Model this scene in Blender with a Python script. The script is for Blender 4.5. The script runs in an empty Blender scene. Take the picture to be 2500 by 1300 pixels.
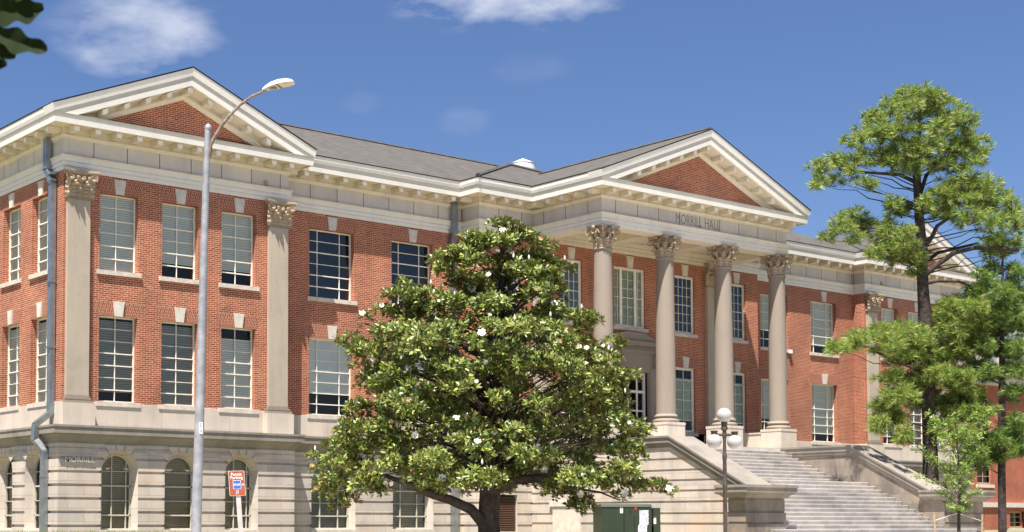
import bpy, math, random
import numpy as np
from mathutils import Matrix, Vector
random.seed(7); rng = np.random.default_rng(11)
R = math.radians
S = bpy.context.scene
# ------------------------------------------------------------------ camera
cam_d = bpy.data.cameras.new('camera'); cam = bpy.data.objects.new('camera', cam_d)
S.collection.objects.link(cam); S.camera = cam
CP = Vector((-20.46, -42.999, 1.7)); yaw, pitch, roll = R(36.668), R(2.829), R(0.055)
fF = Vector((math.sin(yaw)*math.cos(pitch), math.cos(yaw)*math.cos(pitch), math.sin(pitch)))
fR = Vector((math.cos(yaw), -math.sin(yaw), 0)); fU = fR.cross(fF)
R2 = fR*math.cos(roll) + fU*math.sin(roll); U2 = -fR*math.sin(roll) + fU*math.cos(roll)
cam.matrix_world = Matrix(((R2.x, U2.x, -fF.x, CP.x), (R2.y, U2.y, -fF.y, CP.y), (R2.z, U2.z, -fF.z, CP.z), (0, 0, 0, 1)))
cam_d.sensor_width = 36; cam_d.lens = 3633.7/2500*36
cam_d.shift_x = (1250-868.26)/2500; cam_d.shift_y = (1095.35-650)/2500
cam_d.clip_start = 0.05; cam_d.clip_end = 3000
cam_d.dof.use_dof = True; cam_d.dof.focus_distance = 50; cam_d.dof.aperture_fstop = 9
# ------------------------------------------------------------------ world, sun, exposure
SUN_DIR = Vector((-0.338, -0.238, 1)).normalized()          # towards the sun
elev = math.asin(SUN_DIR.z); azim = math.atan2(SUN_DIR.x, SUN_DIR.y)
W = bpy.data.worlds.new('World'); S.world = W; W.use_nodes = True
nt = W.node_tree; nt.nodes.clear()
def N(t, nt_, **k):
    n = nt_.nodes.new(t)
    for a, b in k.items():
        if a.startswith('i_'):
            n.inputs[a[2:].replace('_', ' ')].default_value = b
        else: setattr(n, a, b)
    return n
wo = N('ShaderNodeOutputWorld', nt); bg = N('ShaderNodeBackground', nt); bg.inputs[1].default_value = 0.058
sky = N('ShaderNodeTexSky', nt, sky_type='NISHITA', sun_disc=False); sky.sun_elevation = elev; sky.sun_rotation = azim
sky.air_density = 1.0; sky.dust_density = 0.6; sky.ozone_density = 2.0; sky.altitude = 200
tc = N('ShaderNodeTexCoord', nt)
CL = [((0.4494, 0.8362, 0.3120), 0.062, 0.72, 1.7), ((0.6431, 0.692, 0.3370), 0.090, 1.0, 3.6), ((0.6311, 0.7304, 0.2612), 0.024, 0.13, 1.6), ((0.6544, 0.6967, 0.2939), 0.035, 0.07, 3), ((0.5768, 0.7699, 0.2731), 0.02, 0.07, 2), ((0.4253, 0.8514, 0.3200), 0.04, 0.25, 2)]
CLOUDS = CL
acc = None
def M(op, a, b=None, c=None, cl=False):
    n = N('ShaderNodeMath', nt, operation=op, use_clamp=cl)
    for i, v in enumerate((a, b, c)):
        if v is None: continue
        if isinstance(v, (int, float)): n.inputs[i].default_value = v
        else: nt.links.new(v, n.inputs[i])
    return n.outputs[0]
mp = N('ShaderNodeMapping', nt); mp.inputs['Scale'].default_value = (20, 20, 48); nt.links.new(tc.outputs['Generated'], mp.inputs[0])
no = N('ShaderNodeTexNoise', nt); no.inputs['Scale'].default_value = 1.0; no.inputs['Detail'].default_value = 9; no.inputs['Roughness'].default_value = 0.55; nt.links.new(mp.outputs[0], no.inputs['Vector'])
nz = M('MULTIPLY', M('SUBTRACT', no.outputs[0], 0.5), 2.6)
for (dx, dy, dz), rad, st, vz in CLOUDS:
    d = Vector((dx, dy, dz)).normalized()
    v = N('ShaderNodeVectorMath', nt, operation='SUBTRACT'); nt.links.new(tc.outputs['Generated'], v.inputs[0]); v.inputs[1].default_value = d
    v2 = N('ShaderNodeVectorMath', nt, operation='MULTIPLY'); nt.links.new(v.outputs[0], v2.inputs[0]); v2.inputs[1].default_value = (1, 1, vz)
    v3 = N('ShaderNodeVectorMath', nt, operation='LENGTH'); nt.links.new(v2.outputs[0], v3.inputs[0])
    m = M('MULTIPLY', M('SUBTRACT', 1.0, M('DIVIDE', v3.outputs['Value'], rad*1.08), cl=True), 1.6, cl=True)
    m = M('MULTIPLY', M('MULTIPLY', M('SUBTRACT', M('ADD', m, nz), 0.40), M('MULTIPLY', m, 1.5, cl=True), cl=True), st); acc = m if acc is None else M('MAXIMUM', acc, m)
cf = M('MULTIPLY', acc, 0.9, cl=True)
mix = N('ShaderNodeMix', nt, data_type='RGBA'); nt.links.new(cf, mix.inputs[0]); tint = N('ShaderNodeMix', nt, data_type='RGBA', blend_type='MULTIPLY'); tint.inputs[0].default_value = 1; nt.links.new(sky.outputs[0], tint.inputs[6]); tint.inputs[7].default_value = (0.61, 0.695, 0.90, 1)
nt.links.new(tint.outputs[2], mix.inputs[6]); mix.inputs[7].default_value = (6.0, 6.3, 7.2, 1)
nt.links.new(mix.outputs[2], bg.inputs[0]); nt.links.new(bg.outputs[0], wo.inputs[0])
sd = bpy.data.lights.new('sun', 'SUN'); sd.energy = 5.0; sd.angle = R(0.5); sd.color = (1.0, 0.94, 0.85)
sun = bpy.data.objects.new('sun', sd); S.collection.objects.link(sun)
sun.rotation_euler = (-SUN_DIR).to_track_quat('-Z', 'Y').to_euler(); sun.location = (-30, -30, 60)
S.view_settings.view_transform = 'Standard'; S.view_settings.look = 'None'; S.view_settings.exposure = 1.24; S.view_settings.gamma = 1
S.cycles.max_bounces = 6; S.cycles.transparent_max_bounces = 12
# ------------------------------------------------------------------ helpers
COL = S.collection
def tag(o, label=None, cat=None, group=None, kind=None):
    if label: o['label'] = label
    if cat: o['category'] = cat
    if group: o['group'] = group
    if kind: o['kind'] = kind
    return o
def empty(name, loc, label, cat, group=None):
    o = bpy.data.objects.new(name, None); COL.objects.link(o); o.location = loc; o.empty_display_size = .3
    return tag(o, label, cat, group)
class MB:
    def __init__(s): s.v = []; s.f = []; s.m = []; s.uv = []; s.has_uv = False
    def vert(s, p): s.v.append(tuple(p)); return len(s.v)-1
    def face(s, pts, m=0, uv=None):
        i = len(s.v); s.v.extend(tuple(p) for p in pts); s.f.append(tuple(range(i, i+len(pts)))); s.m.append(m)
        if uv: s.has_uv = True
        s.uv.append(uv)
    def box(s, x0, x1, y0, y1, z0, z1, m=0):
        x0, x1 = min(x0, x1), max(x0, x1); y0, y1 = min(y0, y1), max(y0, y1)
        i = len(s.v); s.v += [(x, y, z) for z in (z0, z1) for y in (y0, y1) for x in (x0, x1)]
        for q in ((0, 2, 3, 1), (4, 5, 7, 6), (0, 1, 5, 4), (2, 6, 7, 3), (0, 4, 6, 2), (1, 3, 7, 5)):
            s.f.append(tuple(i+k for k in q)); s.m.append(m); s.uv.append(None)
    def hull(s, a, b, m=0, cap=True):                        # two matching loops joined
        i = len(s.v); n = len(a); s.v += [tuple(p) for p in a] + [tuple(p) for p in b]
        for k in range(n):
            l = (k+1) % n; s.f.append((i+k, i+l, i+n+l, i+n+k)); s.m.append(m); s.uv.append(None)
        if cap:
            s.f.append(tuple(i+k for k in range(n))[::-1]); s.m.append(m); s.uv.append(None)
            s.f.append(tuple(i+n+k for k in range(n))); s.m.append(m); s.uv.append(None)
    def tube(s, pts, rad, n=8, m=0, cap=True):
        pts = [Vector(p) for p in pts]; rad = rad if isinstance(rad, (list, tuple)) else [rad]*len(pts)
        ref = Vector((0.13, 0.21, 1)).normalized(); rings = []; i0 = len(s.v)
        for k, p in enumerate(pts):
            t = (pts[min(k+1, len(pts)-1)] - pts[max(k-1, 0)]).normalized()
            if abs(t.dot(ref)) > .97: ref = Vector((1, .2, .1)).normalized()
            a = t.cross(ref).normalized(); b = t.cross(a).normalized(); ref = b.cross(t) if False else ref
            for j in range(n):
                w = 2*math.pi*j/n; s.v.append(tuple(p + (a*math.cos(w) + b*math.sin(w))*rad[k]))
        for k in range(len(pts)-1):
            for j in range(n):
                l = (j+1) % n; s.f.append((i0+k*n+j, i0+k*n+l, i0+(k+1)*n+l, i0+(k+1)*n+j)); s.m.append(m); s.uv.append(None)
        if cap:
            s.f.append(tuple(i0+j for j in range(n))[::-1]); s.m.append(m); s.uv.append(None)
            e = i0+(len(pts)-1)*n; s.f.append(tuple(e+j for j in range(n))); s.m.append(m); s.uv.append(None)
    def lathe(s, prof, c=(0, 0), n=24, m=0):                  # prof: (r, z)
        i0 = len(s.v)
        for r, z in prof:
            for j in range(n):
                w = 2*math.pi*j/n; s.v.append((c[0]+r*math.cos(w), c[1]+r*math.sin(w), z))
        for k in range(len(prof)-1):
            for j in range(n):
                l = (j+1) % n; s.f.append((i0+k*n+j, i0+k*n+l, i0+(k+1)*n+l, i0+(k+1)*n+j)); s.m.append(m); s.uv.append(None)
        s.f.append(tuple(i0+j for j in range(n))[::-1]); s.m.append(m); s.uv.append(None)
        e = i0+(len(prof)-1)*n; s.f.append(tuple(e+j for j in range(n))); s.m.append(m); s.uv.append(None)
    def build(s, name, mats, parent=None, smooth=None, origin=None):
        me = bpy.data.meshes.new(name); v = s.v
        if origin: v = [(x-origin[0], y-origin[1], z-origin[2]) for x, y, z in v]
        me.from_pydata(v, [], s.f)
        mats = mats if isinstance(mats, (list, tuple)) else [mats]
        for q in mats: me.materials.append(q)
        if len(mats) > 1: me.polygons.foreach_set('material_index', s.m)
        if s.has_uv:
            uvl = me.uv_layers.new(name='UVMap'); k = 0
            for fi, u in enumerate(s.uv):
                for j in range(len(s.f[fi])):
                    if u: uvl.data[k].uv = u[j]
                    k += 1
        if smooth:
            me.polygons.foreach_set('use_smooth', [True]*len(me.polygons)); me.set_sharp_from_angle(angle=R(smooth))
        o = bpy.data.objects.new(name, me); COL.objects.link(o)
        if parent is not None:
            o.parent = parent
            pl = Vector((0, 0, 0)); p = parent
            while p is not None: pl += p.location; p = p.parent
            o.location = (Vector(origin) if origin else Vector((0, 0, 0))) - pl
        elif origin: o.location = origin
        return o
# ------------------------------------------------------------------ materials
def mat(name):
    m = bpy.data.materials.new(name); m.use_nodes = True; t = m.node_tree; b = t.nodes['Principled BSDF']; return m, t, b
def lk(t, a, b): t.links.new(a, b)
def noise(t, scale, detail=4, rough=.5, vec=None):
    n = t.nodes.new('ShaderNodeTexNoise'); n.inputs['Scale'].default_value = scale; n.inputs['Detail'].default_value = detail; n.inputs['Roughness'].default_value = rough
    if vec is not None: lk(t, vec, n.inputs['Vector'])
    return n
def pos(t):
    g = t.nodes.new('ShaderNodeNewGeometry'); return g.outputs['Position']
def wallvec(t, sz=1.0, dz=0.0, du=0.0):
    s = t.nodes.new('ShaderNodeSeparateXYZ'); lk(t, pos(t), s.inputs[0])
    a = t.nodes.new('ShaderNodeMath'); lk(t, s.outputs[0], a.inputs[0]); lk(t, s.outputs[1], a.inputs[1])
    a2 = t.nodes.new('ShaderNodeMath'); lk(t, a.outputs[0], a2.inputs[0]); a2.inputs[1].default_value = du
    z = t.nodes.new('ShaderNodeMath'); z.operation = 'MULTIPLY_ADD'; lk(t, s.outputs[2], z.inputs[0]); z.inputs[1].default_value = sz; z.inputs[2].default_value = dz
    c = t.nodes.new('ShaderNodeCombineXYZ'); lk(t, a2.outputs[0], c.inputs[0]); lk(t, z.outputs[0], c.inputs[1]); return c.outputs[0]
def ramp(t, fac, stops):
    r = t.nodes.new('ShaderNodeValToRGB'); lk(t, fac, r.inputs[0]); e = r.color_ramp.elements
    while len(e) < len(stops): e.new(.5)
    for k, (p, c) in enumerate(stops): e[k].position = p; e[k].color = (*c, 1) if len(c) == 3 else c
    return r.outputs[0]
def mixc(t, fac, a, b, mode='MIX'):
    n = t.nodes.new('ShaderNodeMix'); n.data_type = 'RGBA'; n.blend_type = mode
    for i, v in ((0, fac), (6, a), (7, b)):
        if isinstance(v, (int, float)): n.inputs[i].default_value = v
        elif isinstance(v, tuple): n.inputs[i].default_value = (*v, 1)
        else: lk(t, v, n.inputs[i])
    return n.outputs[2]
def bump(t, b, h, st=.3, dist=.01):
    n = t.nodes.new('ShaderNodeBump'); n.inputs['Strength'].default_value = st; n.inputs['Distance'].default_value = dist; lk(t, h, n.inputs['Height']); lk(t, n.outputs[0], b.inputs['Normal'])
def bricktex(t, vec, w, h, mortar, c1, c2, cm, off=.5, smooth=.1, bias=0):
    n = t.nodes.new('ShaderNodeTexBrick'); lk(t, vec, n.inputs['Vector']); n.offset = off; n.inputs['Scale'].default_value = 1
    n.inputs['Brick Width'].default_value = w; n.inputs['Row Height'].default_value = h; n.inputs['Mortar Size'].default_value = mortar
    n.inputs['Mortar Smooth'].default_value = smooth; n.inputs['Bias'].default_value = bias
    for k, c in (('Color1', c1), ('Color2', c2), ('Mortar', cm)): n.inputs[k].default_value = (*c, 1)
    return n
def m_brick(name, c1, c2, cm, uv=False, mort=.0075):
    m, t, b = mat(name)
    if uv:
        tcn = t.nodes.new('ShaderNodeUVMap'); vec = tcn.outputs[0]
    else: vec = wallvec(t)
    n = bricktex(t, vec, .209, .0677, mort, c1, c2, cm)
    if not uv:
        n2 = noise(t, .55, 5, .6, pos(t)); c = mixc(t, .8, n.outputs[0], ramp(t, n2.outputs[0], [(.3, (.72, .70, .72)), (.5, (.97, .97, .97)), (.72, (1.18, 1.16, 1.1))]), 'MULTIPLY')
        ms = t.nodes.new('ShaderNodeMapping'); ms.inputs['Scale'].default_value = (2.2, 2.2, .22); lk(t, pos(t), ms.inputs[0]); n5 = noise(t, 1.0, 5, .65, ms.outputs[0])
        c = mixc(t, .5, c, ramp(t, n5.outputs[0], [(.3, (.68, .67, .68)), (.5, (1, 1, 1)), (.72, (1.12, 1.12, 1.12))]), 'MULTIPLY')
        n3 = noise(t, 9, 3, .6, vec); c = mixc(t, .5, c, ramp(t, n3.outputs[0], [(.35, (.75, .72, .72)), (.65, (1.2, 1.16, 1.15))]), 'MULTIPLY')
    else: c = n.outputs[0]
    lk(t, c, b.inputs['Base Color']); b.inputs['Roughness'].default_value = .85; b.inputs['Specular IOR Level'].default_value = .2
    bump(t, b, n.outputs[1], -.4, .006)
    return m
def m_stone(name, c1, c2, block=None, cm=(.2, .17, .14), mort=.006, stain=.35, off=.5, dz=0, rough=.85, du=0.0, vein=0):
    m, t, b = mat(name); p = pos(t)
    n1 = noise(t, 1.1, 6, .6, p)
    if block:
        bt = bricktex(t, wallvec(t, 1, dz, du), block[0], block[1], mort, c1, c2, cm, off); c = bt.outputs[0]
    else: c = mixc(t, n1.outputs[0], c1, c2)
    c = mixc(t, stain, c, ramp(t, n1.outputs[0], [(.3, (.68, .66, .64)), (.5, (1, .99, .98)), (.7, (1.15, 1.1, 1.0))]), 'MULTIPLY')
    sc = t.nodes.new('ShaderNodeMapping'); sc.inputs['Scale'].default_value = (1.6, 1.6, .25); lk(t, p, sc.inputs[0])
    n2 = noise(t, 1.5, 5, .65, sc.outputs[0]); c = mixc(t, stain*.7, c, ramp(t, n2.outputs[0], [(.32, (.7, .68, .66)), (.55, (1.04, 1.03, 1.0))]), 'MULTIPLY')
    n3 = noise(t, 22, 4, .7, p); c = mixc(t, .22, c, ramp(t, n3.outputs[0], [(.35, (.75, .74, .73)), (.65, (1.15, 1.14, 1.12))]), 'MULTIPLY')
    if vein:
        n4 = noise(t, .9, 4, .6, p); c = mixc(t, ramp(t, n4.outputs[0], [(.54, (0, 0, 0)), (.68, (vein,)*3)]), c, (.56, .37, .24))
    lk(t, c, b.inputs['Base Color']); b.inputs['Roughness'].default_value = rough; b.inputs['Specular IOR Level'].default_value = .25
    bump(t, b, n3.outputs[0], .25, .006); return m
def m_plain(name, c, rough=.6, metal=0, var=.12, scale=3, spec=.4, bmp=0):
    m, t, b = mat(name); p = pos(t); n = noise(t, scale, 5, .6, p)
    lo = tuple(x*(1-var) for x in c); hi = tuple(min(1, x*(1+var)) for x in c)
    lk(t, ramp(t, n.outputs[0], [(.35, lo), (.65, hi)]), b.inputs['Base Color']); b.inputs['Roughness'].default_value = rough; b.inputs['Metallic'].default_value = metal
    b.inputs['Specular IOR Level'].default_value = spec
    if bmp: bump(t, b, n.outputs[0], bmp, .02)
    return m
BR = m_brick('red_brick', (.385, .114, .056), (.225, .064, .038), (.66, .43, .30))
BRA = m_brick('arch_brick', (.31, .088, .048), (.22, .058, .034), (.55, .37, .27), uv=True)
LS = m_stone('limestone_rustic', (.61, .535, .47), (.50, .45, .41), (1.15, .43), mort=.004, stain=.5, dz=.02, vein=.35)
LP = m_stone('limestone_plain', (.60, .53, .46), (.54, .475, .415), (1.3, 3.0), mort=.004, off=0, dz=2, stain=.4, du=.35, vein=.25)
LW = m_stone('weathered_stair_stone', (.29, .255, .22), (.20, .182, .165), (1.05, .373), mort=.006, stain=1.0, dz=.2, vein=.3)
LT = m_stone('limestone_trim', (.29, .262, .23), (.215, .198, .178), (1.5, 30), mort=.004, off=0, stain=.6, du=.7)
LC = m_stone('limestone_column', (.30, .255, .212), (.27, .23, .195), stain=.22)
ST = m_stone('stucco_pilaster', (.47, .405, .33), (.40, .35, .29), stain=.45)
FR = m_stone('frieze_panel', (.62, .575, .53), (.52, .49, .465), (1.2, 30), cm=(.06, .055, .05), mort=.014, off=0, stain=.35, du=.15)
CAP = m_stone('terracotta_capital', (.46, .37, .28), (.34, .27, .2), stain=.6)
KS = m_plain('keystone_stone', (.60, .55, .48), .85, var=.12, scale=4)
SILL = m_plain('sill_stone', (.58, .52, .45), .85, var=.14, scale=5)
WP = m_stone('white_painted_metal', (.90, .875, .825), (.84, .81, .76), stain=.22, rough=.5)
WM = m_stone('grey_moulding_paint', (.60, .585, .55), (.54, .53, .50), stain=.3, rough=.6)
AP = m_stone('architrave_paint', (.80, .775, .72), (.74, .72, .67), stain=.25, rough=.6)
CP_ = m_stone('cream_paint', (.74, .675, .55), (.66, .60, .48), stain=.35, rough=.6)
SF = m_plain('window_frame_paint', (.84, .80, .71), .5, var=.07, scale=6)
SFB = m_plain('basement_frame_paint', (.50, .47, .39), .6, var=.1, scale=6)
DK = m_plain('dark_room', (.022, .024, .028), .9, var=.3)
EDGE = m_plain('shingle_edge', (.03, .03, .03), .9)
GV = m_plain('galvanised_metal', (.30, .33, .355), .38, .75, var=.16, scale=4)
VW = m_plain('vent_white', (.82, .82, .8), .4, var=.03)
CON = m_stone('step_stone', (.56, .53, .51), (.47, .45, .43), (2.1, 1.5), mort=.004, stain=.6, cm=(.2, .19, .18), dz=.2)
LOU = m_plain('louver_brown', (.15, .085, .055), .6, var=.1)
def m_shingle(name, c1, c2):
    m, t, b = mat(name); v = wallvec(t, 2.65)
    n = bricktex(t, v, .31, .14, .008, c1, c2, tuple(x*.45 for x in c1), bias=0)
    n2 = noise(t, 2.2, 5, .6, v); c = mixc(t, .6, n.outputs[0], ramp(t, n2.outputs[0], [(.35, (.72, .72, .74)), (.65, (1.22, 1.18, 1.12))]), 'MULTIPLY')
    lk(t, c, b.inputs['Base Color']); b.inputs['Roughness'].default_value = .95; bump(t, b, n.outputs[1], -.4, .01); return m
SH = m_shingle('roof_shingle', (.105, .096, .088), (.06, .056, .052))
SHG = m_shingle('roof_slate_green', (.16, .19, .17), (.12, .15, .14))
def m_glass(name, tint, refl=.22):
    m = bpy.data.materials.new(name); m.use_nodes = True; t = m.node_tree; t.nodes.clear()
    o = t.nodes.new('ShaderNodeOutputMaterial'); g = t.nodes.new('ShaderNodeBsdfGlossy'); g.inputs['Roughness'].default_value = .03; g.inputs['Color'].default_value = (.66, .62, .55, 1)
    tr = t.nodes.new('ShaderNodeBsdfTransparent'); tr.inputs[0].default_value = (*tint, 1)
    fr = t.nodes.new('ShaderNodeFresnel'); fr.inputs[0].default_value = 1.5
    a = t.nodes.new('ShaderNodeMath'); a.operation = 'ADD'; a.inputs[1].default_value = refl; lk(t, fr.outputs[0], a.inputs[0])
    nn = noise(t, 1.3, 2, .5, pos(t)); bp = t.nodes.new('ShaderNodeBump'); bp.inputs['Strength'].default_value = .12; bp.inputs['Distance'].default_value = .05; lk(t, nn.outputs[0], bp.inputs['Height']); lk(t, bp.outputs[0], g.inputs['Normal'])
    mx = t.nodes.new('ShaderNodeMixShader'); lk(t, a.outputs[0], mx.inputs[0]); lk(t, tr.outputs[0], mx.inputs[1]); lk(t, g.outputs[0], mx.inputs[2]); lk(t, mx.outputs[0], o.inputs[0]); return m
GL = m_glass('window_glass', (.9, .93, .91), .02)
GLB = m_glass('window_glass_blue', (.5, .55, .6), .08)
def m_blind(name, c, period=.07):
    m, t, b = mat(name); s = t.nodes.new('ShaderNodeSeparateXYZ'); lk(t, pos(t), s.inputs[0])
    a = t.nodes.new('ShaderNodeMath'); a.operation = 'MULTIPLY'; a.inputs[1].default_value = 1/period; lk(t, s.outputs[2], a.inputs[0])
    f = t.nodes.new('ShaderNodeMath'); f.operation = 'FRACT'; lk(t, a.outputs[0], f.inputs[0])
    lk(t, ramp(t, f.outputs[0], [(.0, tuple(x*.5 for x in c)), (.2, tuple(x*.62 for x in c)), (.34, c), (1, c)]), b.inputs['Base Color']); b.inputs['Roughness'].default_value = .6; return m
BL1 = m_blind('blind_pale', (.95, .96, .90)); BL2 = m_blind('blind_olive', (.46, .37, .25)); BL3 = m_blind('blind_grey', (.40, .40, .36), .08)
SHD = m_plain('roller_shade', (.95, .97, .97), .8, var=.03)
CUR = m_plain('curtain_cloth', (.55, .62, .53), .9, var=.12, scale=6)
BARK = m_plain('pine_bark', (.05, .037, .033), .95, var=.55, scale=7, bmp=.8)
BARKM = m_plain('magnolia_bark', (.06, .047, .038), .95, var=.45, scale=6, bmp=.6)
def m_leaf(name, cols, rough=.35, trans=.25, under=None, spec=.5):
    m = bpy.data.materials.new(name); m.use_nodes = True; t = m.node_tree; b = t.nodes['Principled BSDF']; o = t.nodes['Material Output']
    g = t.nodes.new('ShaderNodeNewGeometry'); n = len(cols)
    c = ramp(t, g.outputs['Random Per Island'], [(k/(n-1)*.98+.01, cc) for k, cc in enumerate(cols)])
    if under: c = mixc(t, g.outputs['Backfacing'], c, under)
    lk(t, c, b.inputs['Base Color']); b.inputs['Roughness'].default_value = rough; b.inputs['Specular IOR Level'].default_value = spec
    tl = t.nodes.new('ShaderNodeBsdfTranslucent'); lk(t, mixc(t, .5, c, (.35, .5, .08), 'MIX'), tl.inputs[0])
    mx = t.nodes.new('ShaderNodeMixShader'); mx.inputs[0].default_value = trans; lk(t, b.outputs[0], mx.inputs[1]); lk(t, tl.outputs[0], mx.inputs[2]); lk(t, mx.outputs[0], o.inputs[0]); return m
LFM = m_leaf('magnolia_leaf', [(.03, .055, .01), (.07, .11, .018), (.135, .19, .03), (.23, .28, .045), (.38, .38, .11)], .4, .14, (.20, .17, .06), .5)
LFP = m_leaf('pine_needle', [(.06, .13, .025), (.12, .22, .04), (.21, .32, .055), (.35, .41, .08), (.36, .27, .12)], .5, .35)
LFP2 = m_leaf('pine_needle_dark', [(.05, .115, .022), (.09, .17, .032), (.15, .24, .045), (.28, .33, .07)], .5, .3)
LFY = m_leaf('yellow_green_leaf', [(.14, .20, .03), (.22, .28, .04), (.30, .33, .06)], .5, .35)
LFS = m_leaf('sapling_leaf', [(.15, .26, .04), (.22, .34, .06), (.30, .40, .09)], .5, .35)
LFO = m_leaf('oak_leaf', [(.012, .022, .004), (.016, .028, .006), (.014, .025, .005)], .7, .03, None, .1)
PET = m_plain('magnolia_petal', (.74, .72, .64), .5, var=.05); BRN = m_plain('withered_petal', (.34, .20, .10), .8, var=.3, scale=9)
# ------------------------------------------------------------------ ground
def gz(x, y):
    t = min(1, max(0, (y+30)/24)); t = t*t*(3-2*t); return 1.15*t
g = MB(); xs = [-900, -300, -120, -60] + list(range(-40, 90, 5)) + [120, 200, 400, 1200]; ys = [-900, -300, -120, -70, -50, -44.5, -33.6] + list(range(-32, 12, 2)) + [20, 60, 200, 600, 1500]
idx = {}
for j, y in enumerate(ys):
    for i, x in enumerate(xs): idx[i, j] = g.vert((x, y, gz(x, y)))
for j in range(len(ys)-1):
    for i in range(len(xs)-1): g.f.append((idx[i, j], idx[i+1, j], idx[i+1, j+1], idx[i, j+1])); g.m.append(0); g.uv.append(None)
GR = m_plain('lawn_grass', (.19, .18, .10), .95, var=.4, scale=2.5, bmp=.5)
tag(g.build('ground', GR), kind='structure')
ASP = m_plain('asphalt', (.05, .05, .052), .9, var=.25, scale=5, bmp=.3)
r_ = MB(); r_.box(-300, 300, -44.5, -33.6, -.1, .004); tag(r_.build('road', ASP), kind='structure')
k_ = MB(); k_.box(-300, 300, -33.6, -33.4, -.1, .14); k_.box(-300, 300, -44.7, -44.5, -.1, .14); tag(k_.build('kerb', CON), kind='structure')
p_ = MB(); nb = len(range(-33, -14))
for y in range(-33, -14):
    for x0, x1 in ((-60, 1.5), (4.5, 23.5), (26.5, 90)): p_.face(((x0, y, gz(0, y)+.012), (x1, y, gz(0, y)+.012), (x1, y+1, gz(0, y+1)+.012), (x0, y+1, gz(0, y+1)+.012)))
BOUNCE = m_stone('pale_bounce_paving', (.60, .53, .46), (.56, .50, .44), (2.5, 2.5), mort=.01, stain=.25); tag(p_.build('bounce_paving', BOUNCE), kind='structure')  # unseen pale paving, added to bounce warm neutral fill onto the facade
# ------------------------------------------------------------------ main building
XC = 25.525; OV = .65
B = empty('university_hall', (XC, 4, 1.15), 'long red brick hall with stone basement, white cornice and columned portico', 'building')
def mirx(x): return 2*XC - x
def offpath(path, off):                                       # offset an axis aligned polyline to its outer (right-hand) side
    out = []; n = len(path)
    for k in range(n):
        p = path[k]; ns = []
        for a, b in ((k-1, k), (k, k+1)):
            if a < 0 or b >= n: continue
            dx, dy = path[b][0]-path[a][0], path[b][1]-path[a][1]; L = math.hypot(dx, dy); ns.append((dy/L, -dx/L))
        if len(ns) == 1: out.append((p[0]+ns[0][0]*off, p[1]+ns[0][1]*off))
        else: out.append((p[0]+(ns[0][0]+ns[1][0])*off, p[1]+(ns[0][1]+ns[1][1])*off))
    return out
def sweep(mb, path, prof, m=None, ends=(0, 0), caps=True):    # prof: [(off, z, mat)]
    rings = []
    for off, z, *_ in prof:
        pts = offpath(path, off)
        for e, (i, j) in zip(ends, ((0, 1), (-1, -2))):
            if e:
                dx, dy = pts[i][0]-pts[j][0], pts[i][1]-pts[j][1]; L = math.hypot(dx, dy); k = (off if e == 1 else e)/L
                pts[i] = (pts[i][0]+dx*k, pts[i][1]+dy*k)
        rings.append([(x, y, z) for x, y in pts])
    for a in range(len(prof)-1):
        mm = prof[a][2] if len(prof[a]) > 2 else (m or 0)
        for k in range(len(path)-1): mb.face((rings[a][k], rings[a][k+1], rings[a+1][k+1], rings[a+1][k]), mm)
    if caps:
        for i in (0, -1):
            for a in range(1, len(prof)-1): mb.face((rings[0][i], rings[a][i], rings[a+1][i]), prof[a][2] if len(prof[a]) > 2 else (m or 0))
class Op:                                                    # an opening in a wall: u centre, half width, bottom, springing / head, arched?
    def __init__(s, u, hw, zb, zt, arch=False): s.u, s.hw, s.zb, s.zt, s.arch = u, hw, zb, zt, arch; s.top = zt+hw if arch else zt
    def w(s, z): return s.hw if (z <= s.zt or not s.arch) else math.sqrt(max(0, s.hw**2-(z-s.zt)**2))
def wall_sheet(mb, O, D, u0, u1, slices, ops=(), m=0, ulim=None):
    """vertical sheet along D from O; slices [(z0, z1, n)]; outward normal is D turned right"""
    nx, ny = D[1], -D[0]
    P = lambda u, z, n: (O[0]+D[0]*u+nx*n, O[1]+D[1]*u+ny*n, z)
    zs = set()
    for a, b, n in slices: zs |= {round(a, 4), round(b, 4)}
    for o in ops:
        zs |= {round(o.zb, 4), round(o.top, 4), round(o.zt, 4)}
        if o.arch: zs |= {round(o.zt+o.hw*math.sin(k*math.pi/20), 4) for k in range(1, 10)}
    zs = sorted(zs); lo, hi = slices[0][0], slices[-1][1]; zs = [z for z in zs if lo-1e-6 <= z <= hi+1e-6]
    def nat(z):
        for a, b, n in slices:
            if a-1e-6 <= z <= b+1e-6: return n
    R_ = lambda z: u1 if ulim is None else min(u1, ulim(z))
    for a, b in zip(zs, zs[1:]):
        if b-a < 1e-5: continue
        mid = (a+b)/2; n = nat(mid); act = sorted([o for o in ops if o.zb < mid < o.top], key=lambda o: o.u)
        la, lb = u0, u0
        for o in act:
            mb.face((P(la, a, n), P(o.u-o.w(a), a, n), P(o.u-o.w(b), b, n), P(lb, b, n)), m); la, lb = o.u+o.w(a), o.u+o.w(b)
        mb.face((P(la, a, n), P(R_(a), a, n), P(R_(b), b, n), P(lb, b, n)), m)
    for (a0, b0, n0), (a1, b1, n1) in zip(slices, slices[1:]):
        if abs(n0-n1) < 1e-6: continue
        z = b0; act = sorted([o for o in ops if o.zb < z < o.top], key=lambda o: o.u); l = u0
        for o in act: mb.face((P(l, z, n0), P(o.u-o.w(z), z, n0), P(o.u-o.w(z), z, n1), P(l, z, n1)), m); l = o.u+o.w(z)
        mb.face((P(l, z, n0), P(R_(z), z, n0), P(R_(z), z, n1), P(l, z, n1)), m)
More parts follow.
